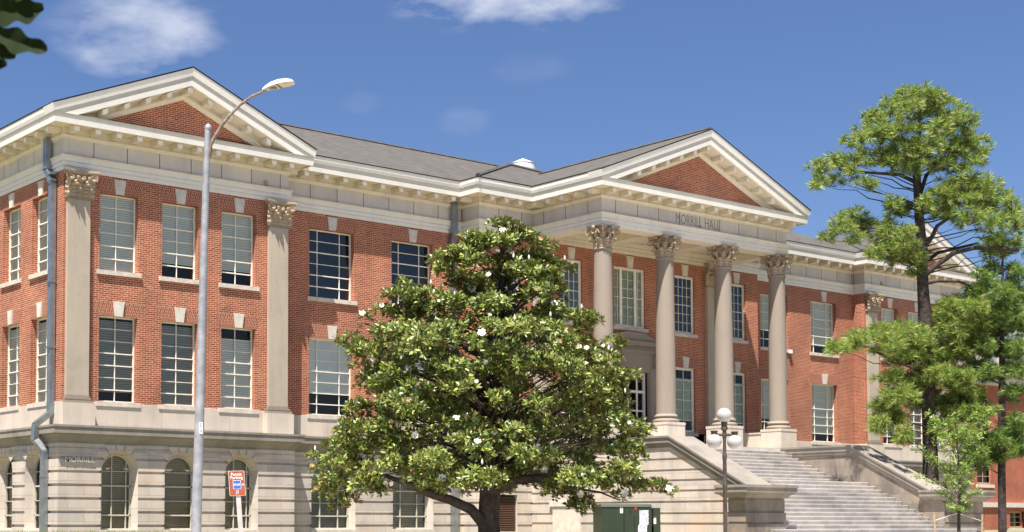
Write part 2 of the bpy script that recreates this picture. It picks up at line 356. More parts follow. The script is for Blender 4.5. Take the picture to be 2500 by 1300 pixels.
def outline(o, hw=None, dz=0):
    hw = hw or o.hw; sc = hw/o.hw; pts = [(o.u-hw, o.zb+dz), (o.u+hw, o.zb+dz)]
    if o.arch: pts += [(o.u+hw*math.cos(a*math.pi/16), o.zt+hw*math.sin(a*math.pi/16)) for a in range(0, 17)]
    else: pts += [(o.u+hw, o.zt), (o.u-hw, o.zt)]
    return pts
def reveal(mb, O, D, o, n0, n1, hw2=None, m=0):
    nx, ny = D[1], -D[0]; P = lambda u, z, n: (O[0]+D[0]*u+nx*n, O[1]+D[1]*u+ny*n, z)
    A = outline(o); Bq = outline(o, hw2)
    for k in range(len(A)):
        l = (k+1) % len(A); mb.face((P(*A[k], n0), P(*A[l], n0), P(*Bq[l], n1), P(*Bq[k], n1)), m)
# outlines of the plan
S_IN = .66; C_Y = -.36; P_Y = -4.1
full = [(0, 26), (0, 0), (8.6, 0), (8.6, S_IN), (17.2, S_IN), (17.2, C_Y), (20.02, C_Y), (20.02, P_Y)]
full += [(mirx(x), y) for x, y in full[::-1]]
groundp = [(0, 26), (0, 0), (8.6, 0), (8.6, S_IN), (17.2, S_IN), (17.2, C_Y), (19.75, C_Y)]
# ---- openings per wall segment (u measured along the segment)
zU, zUt, zL, zLt = 9.81, 12.30, 5.56, 8.33
def seg(a, b):
    dx, dy = b[0]-a[0], b[1]-a[1]; L = math.hypot(dx, dy); return a, (dx/L, dy/L), L
PAVW = [1.98, 4.25, 6.555]; WINGW = [2.36, 6.12]; CEN = [XC-17.2-6.84, XC-17.2-3.42, XC-17.2, XC-17.2+3.42, XC-17.2+6.84]
SIDEY = [1.62, 3.93, 6.24, 8.55, 10.86, 13.2]
walls = []
def addwall(a, b, ups, los, bas, hu, hl, hb, zsp, kind):
    walls.append((seg(a, b), ups, los, bas, hu, hl, hb, zsp, kind))
addwall((0, 26), (0, 0), [26-y for y in SIDEY[::-1]], [26-y for y in SIDEY[::-1]], [26-y for y in SIDEY[::-1]], .69, .69, .66, 3.32, 'pav')
addwall((0, 0), (8.6, 0), PAVW, PAVW, [1.99, 4.29, 6.61], .69, .69, .66, 3.32, 'pav')
addwall((8.6, 0), (8.6, S_IN), [], [], [], 0, 0, 0, 0, '')
addwall((8.6, S_IN), (17.2, S_IN), WINGW, WINGW, [2.33, 6.02], 1.0, 1.0, .98, 3.0, 'wing')
addwall((17.2, S_IN), (17.2, C_Y), [], [], [], 0, 0, 0, 0, '')
addwall((17.2, C_Y), (mirx(17.2), C_Y), CEN, [CEN[0], CEN[1], CEN[3], CEN[4]], [], .64, .62, .5, 3, 'cen')
addwall((mirx(17.2), C_Y), (mirx(17.2), S_IN), [], [], [], 0, 0, 0, 0, '')
addwall((mirx(17.2), S_IN), (mirx(8.6), S_IN), [8.6-u for u in WINGW[::-1]], [8.6-u for u in WINGW[::-1]], [2.48, 6.27], 1.0, 1.0, .98, 3.0, 'wing')
addwall((mirx(8.6), S_IN), (mirx(8.6), 0), [], [], [], 0, 0, 0, 0, '')
addwall((mirx(8.6), 0), (mirx(0), 0), [8.6-u for u in PAVW[::-1]], [8.6-u for u in PAVW[::-1]], [1.99, 4.31, 6.61], .69, .69, .66, 3.32, 'pav')
addwall((mirx(0), 0), (mirx(0), 26), [], [], [], 0, 0, 0, 0, '')
bands = []; gro = [1.57, 2.005, 2.435, 2.86, 3.285, 3.71]
z = 1.0
for gq in gro: bands += [(z, gq-.04, .17), (gq-.042, gq+.042, .10)]; z = gq+.04
bands += [(z, 4.02, .17), (4.02, 4.06, .14), (4.06, 4.17, .17)]
bw = MB(); sb = MB(); pw = MB(); room = MB()
wins = []
for (O, D, L), ups, los, bas, hu, hl, hb, zsp, kind in walls:
    ops = [Op(u, (.94 if kind == 'cen' and k == 2 else hu), zU, zUt) for k, u in enumerate(ups)] + [Op(u, hl, zL, zLt) for u in los]
    door = []
    if kind == 'cen': door = [Op(L/2, 1.0, 4.74, 8.2)]
    wall_sheet(bw, O, D, 0, L, [(5.5, 12.9, 0)], ops + door)
    rv = .12 if kind == 'cen' else .24
    for o in ops: reveal(bw, O, D, o, 0, -rv); wins.append((O, D, o, kind, rv))
    for o in door: reveal(bw, O, D, o, 0, -.3)
    bo = [Op(u, hb, 1.44, zsp, True) for u in bas]
    if kind == 'cen':
        lo = Op(1.23, .53, 1.34, 2.75); bo = [lo]
        wall_sheet(sb, O, D, 0, 2.55, bands, bo); wall_sheet(sb, O, D, L-2.55, L, bands, [])
        reveal(sb, O, D, lo, .17, -.05)
    else:
        wall_sheet(sb, O, D, 0, L, bands, bo)
        for o in bo: reveal(sb, O, D, o, .171, -.13, o.hw-.11); wins.append((O, D, o, 'base', .13))
    nx, ny = D[1], -D[0]
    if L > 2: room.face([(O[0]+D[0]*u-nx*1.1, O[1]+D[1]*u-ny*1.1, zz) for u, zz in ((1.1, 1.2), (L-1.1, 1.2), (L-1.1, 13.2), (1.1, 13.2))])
# thin corner patches where the basement and its grooves turn a corner
for (x, y), sx, sy in (((0, 0), -1, -1), ((8.6, 0), 1, -1), ((17.2, C_Y), -1, -1), ((mirx(0), 0), 1, -1), ((mirx(8.6), 0), -1, -1), ((mirx(17.2), C_Y), 1, -1)):
    for a, b, n in bands:
        x1, y1 = x+sx*n, y+sy*n
        sb.face(((x1, y, a), (x1, y1, a), (x1, y1, b), (x1, y, b))); sb.face(((x, y1, a), (x1, y1, a), (x1, y1, b), (x, y1, b)))
    for (a, b, n), (a2, b2, n2) in zip(bands, bands[1:]):
        X0, X1 = x+sx*min(n, n2), x+sx*max(n, n2); Y0, Y1 = y+sy*min(n, n2), y+sy*max(n, n2)
        sb.face(((X0, y, b), (X1, y, b), (X1, Y1, b), (X0, Y1, b))); sb.face(((x, Y0, b), (X0, Y0, b), (X0, Y1, b), (x, Y1, b)))
brickw = bw.build('brick_wall', BR, B); basew = sb.build('basement_wall', LS, B)
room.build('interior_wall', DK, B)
def arch_stones(O, D, o, parent):
    nx, ny = D[1], -D[0]; P = lambda u, zz, n: (O[0]+D[0]*u+nx*n, O[1]+D[1]*u+ny*n, zz)
    for a0, a1, top in ((80, 100, 4.15), (56, 77, 4.15), (103, 124, 4.15), (34, 53, 3.94), (127, 146, 3.94)):
        pts = [(o.u+(o.hw+.01)*math.cos(R(a)), o.zt+(o.hw+.01)*math.sin(R(a))) for a in (a1, a0)]
        for a in (a0, a1):
            rr = min(o.hw+.55, (top-o.zt)/math.sin(R(a))); pts.append((o.u+rr*math.cos(R(a)), o.zt+rr*math.sin(R(a))))
        v = MB(); v.hull([P(u, zz, .15) for u, zz in pts], [P(u, zz, .205) for u, zz in pts]); v.build('arch_stone', LP, parent)
# water table, belt
for nm, rev in (('l', 0), ('r', 1)):
    path = groundp if not rev else [(mirx(x), y) for x, y in groundp[::-1]]
    mb = MB()
    sweep(mb, path, [(.17, 4.17), (.19, 4.19), (.19, 4.235), (.21, 4.25), (.25, 4.33), (.33, 4.41), (.345, 4.46), (.42, 4.47), (.42, 4.655), (.445, 4.67), (.445, 4.735), (.06, 4.765)])
    mb.build('belt_course', LT, B)
    mb = MB(); sweep(mb, path, [(.04, 4.74), (.04, 5.50), (0, 5.51)]); mb.build('water_table', LP, B)
# ---- windows
rr_ = random.Random(5)
def bars(mb, P, u0, u1, z0, z1, cols, rows, n, t=.03, thick=(), dep=.035):
    mb_b = lambda a, b, c, d, n0, n1: mb.hull([P(a, c, n0), P(b, c, n0), P(b, d, n0), P(a, d, n0)], [P(a, c, n1), P(b, c, n1), P(b, d, n1), P(a, d, n1)])
    for c in cols: x = u0+(u1-u0)*c; mb_b(x-t/2, x+t/2, z0, z1, n-dep, n)
    for k in range(1, rows):
        zz = z0+(z1-z0)*k/rows; tt = t*1.5 if k in thick else t*.85; mb_b(u0, u1, zz-tt/2, zz+tt/2, n-dep-.002, n+(.012 if k in thick else -.002))
def frame(mb, P, u0, u1, z0, z1, n, t=.05, dep=.09):
    for a, b, c, d in ((u0, u0+t, z0, z1), (u1-t, u1, z0, z1), (u0+t, u1-t, z0, z0+t), (u0+t, u1-t, z1-t, z1)):
        mb.hull([P(a, c, n-dep), P(b, c, n-dep), P(b, d, n-dep), P(a, d, n-dep)], [P(a, c, n), P(b, c, n), P(b, d, n), P(a, d, n)])
for wi, (O, D, o, kind, rv) in enumerate(wins):
    nx, ny = D[1], -D[0]; P = lambda u, zz, n: (O[0]+D[0]*u+nx*n, O[1]+D[1]*u+ny*n, zz)
    if D == (0.0, -1.0) and 26-o.u > 9: continue                # side windows outside the frame
    f = MB(); u0, u1 = o.u-o.hw, o.u+o.hw; up = o.zb > 9; cx, cy, cz = P(o.u, o.zb, 0); T = .023
    glass = GL; fr = -rv+.03
    if kind == 'base':
        hw = o.hw-.11; u0, u1 = o.u-hw, o.u+hw; A = outline(o, hw); A2 = outline(o, hw-.05, .05); n = -rv+.02
        for k in range(len(A)):
            l = (k+1) % len(A); f.face((P(*A[k], n), P(*A[l], n), P(*A2[l], n), P(*A2[k], n))); f.face((P(*A2[k], n), P(*A2[l], n), P(*A2[l], n-.08), P(*A2[k], n-.08)))
        H = o.zt+hw-o.zb; cols = (.27, .73) if hw > .8 else (.37, .84) if rr_.random() < .7 else ()
        for c in cols:
            x = u0+2*hw*c; top = o.zt+math.sqrt(max(0, hw**2-(x-o.u)**2)); f.hull([P(x-.017, o.zb, n-.05), P(x+.017, o.zb, n-.05), P(x+.017, top, n-.05), P(x-.017, top, n-.05)], [P(x-.017, o.zb, n-.01), P(x+.017, o.zb, n-.01), P(x+.017, top, n-.01), P(x-.017, top, n-.01)])
        for k in range(1, 5):
            zz = o.zb+k*.47; hh = hw if zz < o.zt else math.sqrt(max(.01, hw**2-(zz-o.zt)**2)); tt = .05 if k in (1, 3) else .026
            f.hull([P(o.u-hh, zz-tt/2, n-.052), P(o.u+hh, zz-tt/2, n-.052), P(o.u+hh, zz+tt/2, n-.052), P(o.u-hh, zz+tt/2, n-.052)], [P(o.u-hh, zz-tt/2, n), P(o.u+hh, zz-tt/2, n), P(o.u+hh, zz+tt/2, n), P(o.u-hh, zz+tt/2, n)])
        F = f.build('window', SFB, B, origin=P(o.u, o.zb, 0))
        gq = MB(); gq.face([P(*p, n-.06) for p in A]); gq.build('glass', GL, F)
        bq = MB(); bq.face([P(*p, n-.16) for p in outline(o, hw, rr_.choice((0, .05, .3)))]); bq.build('blind', BL2 if O[0] < 5 else BL3, F)
        s = MB(); a = [P(u0-.13, o.zb-.14, -.1), P(u1+.13, o.zb-.14, -.1), P(u1+.13, o.zb+.004, -.1), P(u0-.13, o.zb+.004, -.1)]; bb = [P(u0-.13, o.zb-.14, .2), P(u1+.13, o.zb-.14, .2), P(u1+.13, o.zb-.012, .2), P(u0-.13, o.zb-.012, .2)]; s.hull(a, bb); s.build('sill', SILL, F); arch_stones(O, D, o, F); continue
    frame(f, P, u0, u1, o.zb, o.zt, fr, .04)
    if kind == 'pav': bars(f, P, u0, u1, o.zb, o.zt, (.5,), 6 if up else 7, fr-.015, T, (1, 2, 4) if up else (1, 3, 4))
    elif kind == 'wing': bars(f, P, u0, u1, o.zb, o.zt, (.25, .75), 6 if up else 7, fr-.015, T, (1, 2, 4) if up else (1, 2, 4)); glass = GLB if (O[0] < 20 and up) else GL
    else:
        frame(f, P, u0+.045, u1-.045, o.zb+.045, o.zt-.045, fr-.02, .05)
        if up and o.hw > .8:
            bars(f, P, u0+.1, u1-.1, o.zb+.1, o.zt-.1, (.14, .28+.22, .86), 6, fr-.03, T*.8, (3,))
            for c in (.27, .73):
                x = u0+2*o.hw*c; f.hull([P(x-.06, o.zb, fr-.05), P(x+.06, o.zb, fr-.05), P(x+.06, o.zt, fr-.05), P(x-.06, o.zt, fr-.05)], [P(x-.06, o.zb, fr+.006), P(x+.06, o.zb, fr+.006), P(x+.06, o.zt, fr+.006), P(x-.06, o.zt, fr+.006)])
        elif up: bars(f, P, u0+.1, u1-.1, o.zb+.1, o.zt-.1, (.25, .5, .75), 6, fr-.03, T*.8, (3,)); glass = GLB
        else: bars(f, P, u0+.1, u1-.1, o.zb+.1, o.zt-.1, (.5,), 6, fr-.03, T, (1, 3, 5))
    F = f.build('window', SF, B, origin=P(o.u, o.zb, 0))
    gq = MB(); gq.face([P(u0, o.zb, fr-.05), P(u1, o.zb, fr-.05), P(u1, o.zt, fr-.05), P(u0, o.zt, fr-.05)]); gq.build('glass', glass, F)
    # what hangs behind the glass
    k = round(o.u, 1); bm, drop, gap = BL1, 1.0, 0
    H = o.zt-o.zb
    if kind == 'pav':
        if up: bm = BL1; drop = {4.2: .8, 6.6: .80}.get(k, 1.0) if abs(D[0]) > .5 else 1.0
        else: bm = BL3 if o.u < 5 else BL1; drop = {2.0: .88, 4.2: 1.0}.get(k, 1.0); gap = {6.6: .14}.get(k, .04)
    elif kind == 'wing':
        if O[0] < 20: drop = 0 if up else .72; bm = SHD
        else: bm = BL1; drop = .85 if o.u > 4 else .66
    else:
        if up: bm = CUR if o.u < 9 else BL3; drop = 1.0 if o.u < 9 else 0
        else: bm = CUR; drop = .82; gap = .16
    if drop:
        q = MB(); zt, zb = o.zt-gap*H, o.zt-drop*H; q.face([P(u0, zb, fr-.09), P(u1, zb, fr-.09), P(u1, zt, fr-.09), P(u0, zt, fr-.09)]); q.build('curtain' if bm in (CUR, SHD) else 'blind', bm, F)
    # sill, flat brick arch and keystone
    if not (kind == 'cen' and not up and False):
        s = MB(); sw = .11; a = [P(u0-sw, o.zb-.16, -.05), P(u1+sw, o.zb-.16, -.05), P(u1+sw, o.zb-.02, -.05), P(u0-sw, o.zb-.02, -.05)]; bb = [P(u0-sw, o.zb-.16, .07), P(u1+sw, o.zb-.16, .07), P(u1+sw, o.zb-.02, .07), P(u0-sw, o.zb-.02, .07)]; s.hull(a, bb)
        a = [P(u0, o.zb-.05, -rv), P(u1, o.zb-.05, -rv), P(u1, o.zb+.012, -rv), P(u0, o.zb+.012, -rv)]; bb = [P(u0, o.zb-.05, -.02), P(u1, o.zb-.05, -.02), P(u1, o.zb-.017, .0), P(u0, o.zb-.017, .0)]; s.hull(a, bb); s.build('sill', SILL, F)
    arh = .46; fl = .24; kt, kb = .215, .15
    if kind == 'cen' and o.hw > .8: fl = .3
    for sgn in (-1, 1):
        ar = MB(); a0, a1 = o.u+sgn*kb, o.u+sgn*o.hw+sgn*.01; b0, b1 = o.u+sgn*(kt-.01), o.u+sgn*(o.hw+fl); nn = 14
        for q in range(nn):
            s0, s1 = q/nn, (q+1)/nn; z0, z1 = o.zt, o.zt+arh
            pts = [(a0+(a1-a0)*s0, z0), (a0+(a1-a0)*s1, z0), (b0+(b1-b0)*s1, z1), (b0+(b1-b0)*s0, z1)]
            if sgn < 0: pts = [pts[1], pts[0], pts[3], pts[2]]; s0, s1 = s1, s0
            Lw = (abs(a1-a0)+abs(b1-b0))/2
            ar.face([P(u, zz, .006) for u, zz in pts], 0, [(0, s0*Lw), (0, s1*Lw), (arh, s1*Lw), (arh, s0*Lw)])
        ar.build('flat_arch', BRA, F)
    ks = MB()
    for t0, e in ((.0, .045), (.028, .06)):
        pts = [(-kb+t0, o.zt-.01), (kb-t0, o.zt-.01), (kt-t0, o.zt+arh+.02-t0*.3), (-kt+t0, o.zt+arh+.02-t0*.3)]
        ks.hull([P(o.u+u, zz, -.02) for u, zz in pts], [P(o.u+u, zz, e) for u, zz in pts])
    ks.build('keystone', KS, F)
# ---- entablature
arch = MB()
prof = [(-.02, 12.86), (.02, 12.86), (.02, 12.985), (.0, 12.987), (.0, 13.0), (.05, 13.003), (.05, 13.125), (.025, 13.127), (.025, 13.14), (.08, 13.143), (.08, 13.27)]
sweep(arch, full, prof, caps=False); arch.build('architrave', AP, B)
mo = MB(); sweep(mo, full, [(.08, 13.27), (.10, 13.28), (.12, 13.31), (.12, 13.34), (.0, 13.36)], caps=False); mo.build('architrave_moulding', CP_, B)
fz = MB(); sweep(fz, full, [(.0, 13.33), (.0, 13.89)], caps=False); fz.build('frieze', FR, B)
bd = MB(); sweep(bd, full, [(.0, 13.87), (.03, 13.875), (.05, 13.92), (.11, 13.96), (.11, 13.985), (.06, 13.99), (.06, 14.2), (.61, 14.215)], caps=False); bd.build('bed_moulding', CP_, B)
def wav(mb):                                                   # slightly crumpled sheet-metal fascia
    return mb
co = MB()
sweep(co, full, [(.56, 14.19, 2), (.62, 14.19, 0), (.635, 14.345, 0), (.60, 14.36, 1), (.61, 14.40, 1), (.625, 14.41, 1), (.645, 14.48, 1), (.655, 14.495, 1), (-.1, 14.52, 0)], caps=False)
co.build('cornice', [WP, WM, CP_], B)
eav = []
eav.append(([(0, 26), (0, 0)], (0, 1)))
eav.append(([(8.6, 0), (8.6, S_IN), (17.2, S_IN), (17.2, C_Y), (20.02, C_Y), (20.02, P_Y)], (1, 1)))
eav.append(([(mirx(x), y) for x, y in [(20.02, P_Y), (20.02, C_Y), (17.2, C_Y), (17.2, S_IN), (8.6, S_IN), (8.6, 0)]][::1], (1, 1)))
eav.append(([(mirx(0), 0), (mirx(0), 26)], (1, 0)))
eav[2] = ([(mirx(20.02), P_Y), (mirx(20.02), C_Y), (mirx(17.2), C_Y), (mirx(17.2), S_IN), (mirx(8.6), S_IN), (mirx(8.6), 0)], (1, 1))
for path, en in eav:
    gt = MB(); sweep(gt, path, [(.60, 14.47, 0), (.665, 14.50, 0), (.69, 14.60, 0), (.70, 14.735, 0), (.71, 14.735, 1), (.72, 14.775, 1), (.3, 14.80, 1)], ends=en); gt.build('gutter', [WP, EDGE], B)
# modillions
MODS = []
def mods(a, b, inset0, inset1, n=None, sp=.82):
    (O, D, L) = seg(a, b); n = n or round((L-inset0-inset1)/sp)+1; nx, ny = D[1], -D[0]
    for k in range(n):
        u = inset0+(L-inset0-inset1)*k/(n-1); MODS.append(((O[0]+D[0]*u+nx*.06, O[1]+D[1]*u+ny*.06, 14.0), math.atan2(D[1], D[0])))
mods((0, 26), (0, 0), 1, .14); mods((0, 0), (8.6, 0), .2, .2, 12); mods((8.6, S_IN), (17.2, S_IN), .88, .86, 9)
mods((17.2, C_Y), (20.02, C_Y), .22, .42, 4)
mods((20.02, C_Y), (20.02, P_Y), .62, .1, 5); mods((20.02, P_Y), (mirx(20.02), P_Y), .14, .14, 14)
mods((mirx(20.02), P_Y), (mirx(20.02), C_Y), .1, .62, 5); mods((mirx(20.02), C_Y), (mirx(17.2), C_Y), .42, .22, 4)
mods((mirx(17.2), S_IN), (mirx(8.6), S_IN), .86, .88, 9); mods((mirx(8.6), 0), (mirx(0), 0), .2, .2, 12)
for x, y in ((17.2, .05), (8.6, .28)):
    MODS.append(((x-.06 if x > 10 else x+.06, y, 14.0), math.atan2(-1, 0) if x > 10 else math.atan2(1, 0)))
mm_ = MB(); mm_.box(-.1, .1, -.46, .0, 0.015, .17); mm_.box(-.125, .125, -.47, .0, .155, .192); mm_.box(-.085, .085, -.468, -.1, .03, .15, 1)
mm_.m[-6:] = [1]*6
def modmesh():
    me = MB(); me.box(-.1, .1, -.46, .0, .015, .165); me.box(-.125, .125, -.475, .0, .165, .197)
    me.box(-.088, .088, -.467, -.455, .028, .155, 1); return me
def camdist(p): return (Vector(p)-CP).length
MODS.sort(key=lambda q: camdist(q[0]))
proto = None
for k, (p, a) in enumerate(MODS[:100]):
    if proto is None: o = modmesh().build('modillion', [CP_, WP], B); proto = o
    else: o = proto.copy(); COL.objects.link(o)
    o.rotation_euler = (0, 0, a); o.location = Vector(p)-B.location
rest = MB()
for p, a in MODS[100:]:
    q = modmesh(); c, s_ = math.cos(a), math.sin(a); i = len(rest.v)
    rest.v += [(p[0]+x*c-y*s_, p[1]+x*s_+y*c, p[2]+zz) for x, y, zz in q.v]; rest.f += [tuple(i+t for t in f) for f in q.f]; rest.m += q.m; rest.uv += q.uv
if rest.v: tag(rest.build('modillion_row', [CP_, WP], B), kind='stuff')
# ---- pediments
def pediment(x0, x1, y, zt, back=.35, modn=6):
    xc = (x0+x1)/2; zl = 14.775; zb = 14.495
    sl = (zt-zl)/(xc-(x0-.72))
    def zz(x, d): return zl+sl*((x-(x0-.72)) if x <= xc else ((x1+.72)-x))-d
    rk = MB()
    for d0, d1, n0, n1, m in ((0, .04, .72, .71, 3), (.04, .30, .70, .665, 0), (.30, .36, .65, .64, 1), (.36, .45, .635, .61, 1), (.45, .62, .635, .62, 0), (.62, .66, .56, .1, 2), (.86, .97, .10, .02, 2), (.80, .86, .12, .12, 2)):
        for sgn in (-1, 1):
            pts = []
            for d in (d0, d1):
                xe = x0-.72 if sgn < 0 else x1+.72
                if zz(xe, d) < zb:                                # clip at the horizontal cornice
                    xcut = (x0-.72)+(zb+d-zl)/sl; xe = xcut if sgn < 0 else x0+x1-xcut
                pts.append((xe, zz(xe, d), n0 if d == d0 else n1))
            A = [(pts[0][0], y-pts[0][2], pts[0][1]), (xc, y-pts[0][2], zz(xc, d0)), (xc, y-pts[1][2], zz(xc, d1)), (pts[1][0], y-pts[1][2], pts[1][1])]
            Bk = [(a[0], y+(.02), a[2]) for a in A]
            rk.hull(A, Bk, m)
    rk.build('raking_cornice', [WP, WM, CP_, EDGE], B)
    # soffit side piece behind the modillions
    sf = MB()
    for sgn in (-1, 1):
        xe = (x0-.72)+(zb+.66-zl)/sl
        xe2 = (x0-.72)+(zb+.82-zl)/sl
        a, b = (xe, xc) if sgn < 0 else (x0+x1-xe, xc); a2 = xe2 if sgn < 0 else x0+x1-xe2
        A = [(a, y-.06, zb), (b, y-.06, zz(b, .66)), (b, y-.06, zz(b, .84)), (a2, y-.06, zb)]; sf.hull(A, [(q[0], y+.02, q[2]) for q in A], 0)
    sf.build('raking_soffit', CP_, B)
    ms = []
    for k in range(-modn, modn+1):
        x = xc+k*(.78 if modn == 5 else .80)
        for _ in (0,):
            zt_ = zz(x, .655); 
            if zz(x, .655)-.17 < zb+.02: continue
            q = MB(); h = sl*.1*(-1 if x > xc else 1)
            if k == 0: top = [(x-.1, zz(x-.1, .655)), (x, zz(x, .655)), (x+.1, zz(x+.1, .655))]
            else: top = [(x-.1, zz(x-.1, .655)), (x+.1, zz(x+.1, .655))]
            poly = [(x+.1, top[-1][1]-.17), (x-.1, top[0][1]-.17)] + top
            q.hull([(a, y-.055, b) for a, b in poly], [(a, y-.52, b) for a, b in poly])
            poly2 = [(a*.9+x*.1, b-.0 if i > 1 else b+.02) for i, (a, b) in enumerate(poly)]
            q.hull([(a, y-.51, b) for a, b in poly2], [(a, y-.527, b) for a, b in poly2], 1)
            ms.append(q.build('raking_modillion', [CP_, WP], B))
    ty = MB(); ty.face([(x0+.2, y-.0, zb-.01), (x1-.2, y-.0, zb-.01), (x1-.2, y, zz(x1-.2, .9)), (xc, y, zz(xc, .9)), (x0+.2, y, zz(x0+.2, .9))]); ty.build('gable_wall', BR, B)
    return zz
pediment(0, 8.6, 0, 16.79, modn=5); pediment(mirx(8.6), mirx(0), 0, 16.79, modn=5)
pediment(20.02, mirx(20.02), P_Y, 17.23, modn=6)
# ---- roofs
def roofplane(pts, name='roof', m=None):
    mb = MB(); mb.face(pts); mb.face([(x, y, z-.05) for x, y, z in pts[::-1]]); return mb.build(name, m or SH, B)
for mx in (0, 1):
    f_ = (lambda x: mirx(x)) if mx else (lambda x: x)
    roofplane([(f_(-.71), -.71, 14.778), (f_(-.71), 26, 14.778), (f_(4.3), 26, 16.80), (f_(4.3), -.71, 16.80)])
    roofplane([(f_(9.31), -.71, 14.778), (f_(9.31), 12, 14.778), (f_(4.3), 12, 16.80), (f_(4.3), -.71, 16.80)])
    roofplane([(f_(19.31), P_Y-.71, 14.778), (f_(19.31), 4, 14.778), (f_(XC), 6, 17.24), (f_(XC), P_Y-.71, 17.24)])
    roofplane([(f_(16.5), -1.07, 14.78), (f_(16.5), 8, 14.78), (f_(XC), 7, 18.05)])
roofplane([(5.5, -.05, 14.75), (mirx(5.5), -.05, 14.75), (mirx(11), 10.4, 19.0), (11, 10.4, 19.0)])
roofplane([(5.5, -.05, 14.75), (11, 10.4, 19.0), (5.5, 21, 14.75)]); roofplane([(mirx(5.5), -.05, 14.75), (mirx(11), 10.4, 19.0), (mirx(5.5), 21, 14.75)])
roofplane([(5.5, 21, 14.75), (mirx(5.5), 21, 14.75), (mirx(11), 10.4, 19.0), (11, 10.4, 19.0)])
roofplane([(16.5, -1.07, 14.78), (mirx(16.5), -1.07, 14.78), (XC, 7, 18.05)])
bk = MB(); bk.face([(0, 26, 1), (51.05, 26, 1), (51.05, 26, 14.7), (0, 26, 14.7)]); bk.face([(0, 26, 14.7), (51.05, 26, 14.7), (51.05, 20.5, 14.78), (0, 20.5, 14.78)], 0); bk.build('back_wall', BR, B)
hc = MB(); hc.tube([(16.5, -1.07, 14.81), (XC, 7, 18.08)], .09, 6); hc.tube([(mirx(16.5), -1.07, 14.81), (XC, 7, 18.08)], .09, 6)
hc.tube([(XC, P_Y-.6, 17.25), (XC, 5, 17.25)], .07, 6); hc.tube([(11, 10.4, 19.0), (mirx(11), 10.4, 19.0)], .08, 6); hc.build('ridge_cap', SH, B)
vm = MB(); vc = (28.25, 9.0)
vm.lathe([(.42, 18.0), (.42, 18.6), (.45, 18.66), (.45, 18.75)], vc, 24); vm.lathe([(.60, 18.55), (.63, 18.57), (.63, 18.86), (.65, 18.88), (.38, 19.0), (.02, 19.16)], vc, 32)
vm.build('roof_vent', VW, B, smooth=35)
# ---- portico
def corinth(mb, cx, cy, z0, z1, r0):
    H = z1-z0
    mb.lathe([(r0-.02, z0-.02), (r0-.06, z0+.1), (r0-.06, z0+H*.55), (r0+.0, z0+H*.78), (r0+.12, z0+H*.87)], (cx, cy), 24)
    def leafp(a, h, w, rb, curl):
        ca, sa = math.cos(a), math.sin(a); prof = [(0, 0), (.02, .18), (.01, .34), (.04, .5), (.03, .64), (.07, .78), (.08, .9), (.14, 1.0), (.18, .96), (.19, .86)]
        wid = [.75, .95, .7, 1.0, .7, .92, .66, .7, .5, .12]; rows = []
        for (o, hh), ww in zip(prof, wid):
            row = []
            for s in (-1, -.5, 0, .5, 1):
                off = rb+o*curl+(.04 if s == 0 else .012 if abs(s) == .5 else -.01); t = s*w/2*ww
                row.append((cx+ca*off-sa*t, cy+sa*off+ca*t, z0+h*hh-(.015 if abs(s) == .5 else 0)))
            rows.append(row)
        for i in range(len(rows)-1):
            for j in range(4): mb.face((rows[i][j], rows[i][j+1], rows[i+1][j+1], rows[i+1][j]))
    for k in range(8): leafp(k*math.pi/4+math.pi/8, H*.42, .24, r0+.0, 1.0)
    for k in range(8): leafp(k*math.pi/4, H*.68, .22, r0-.03, 1.3)
    def volute(c, dirv, r_, up=1, turns=1.6, tr=.022):
        pts = []; n = 22
        for k in range(n+1):
            t = k/n; rad = r_*(1-.82*t); a = math.pi*.5-t*turns*2*math.pi
            pts.append((c[0]+dirv[0]*rad*math.cos(a), c[1]+dirv[1]*rad*math.cos(a), c[2]+rad*math.sin(a)))
        st = (c[0]-dirv[0]*r_*2.2, c[1]-dirv[1]*r_*2.2, c[2]-r_*1.4); st2 = (c[0]-dirv[0]*r_*1.2, c[1]-dirv[1]*r_*1.2, c[2]+r_*.5)
        mb.tube([st, st2]+pts, [tr*.8, tr]+[tr*(1-.4*k/n) for k in range(n+1)], 6)
    for k in range(4):
        a = math.pi/4+k*math.pi/2; d = (math.cos(a), math.sin(a)); volute((cx+d[0]*.555, cy+d[1]*.555, z1-.25), d, .105)
        for s in (-1, 1):
            b = k*math.pi/2; nrm = (math.cos(b), math.sin(b)); tg = (-math.sin(b)*s, math.cos(b)*s)
            volute((cx+nrm[0]*.44+tg[0]*-.0+tg[0]*.10, cy+nrm[1]*.44+tg[1]*.10, z1-.23), (-tg[0], -tg[1]), .07, tr=.016)
        b = k*math.pi/2; mb.lathe([(.0, z1-.13), (.06, z1-.12), (.075, z1-.06), (.05, z1-.005), (0, z1)], (cx+math.cos(b)*.50, cy+math.sin(b)*.50), 10)
    for zz0, zz1, e in ((z1-.12, z1-.055, -.035), (z1-.055, z1-.001, .0)):
        lo = []; nseg = 8
        for k in range(4):
            a = math.pi/4+k*math.pi/2; a2 = a+math.pi/2; p = Vector((math.cos(a), math.sin(a)))*(.70+e); q = Vector((math.cos(a2), math.sin(a2)))*(.70+e)
            t = (q-p).normalized(); p2, q2 = p+t*.07, q-t*.07; mid = (a+a2)/2; inn = Vector((math.cos(mid), math.sin(mid)))
            for j in range(nseg+1):
                s = j/nseg; v = p2.lerp(q2, s)-inn*(.13*math.sin(math.pi*s)); lo.append((cx+v.x, cy+v.y))
        mb.hull([(x, y, zz0) for x, y in lo], [(x, y, zz1) for x, y in lo])
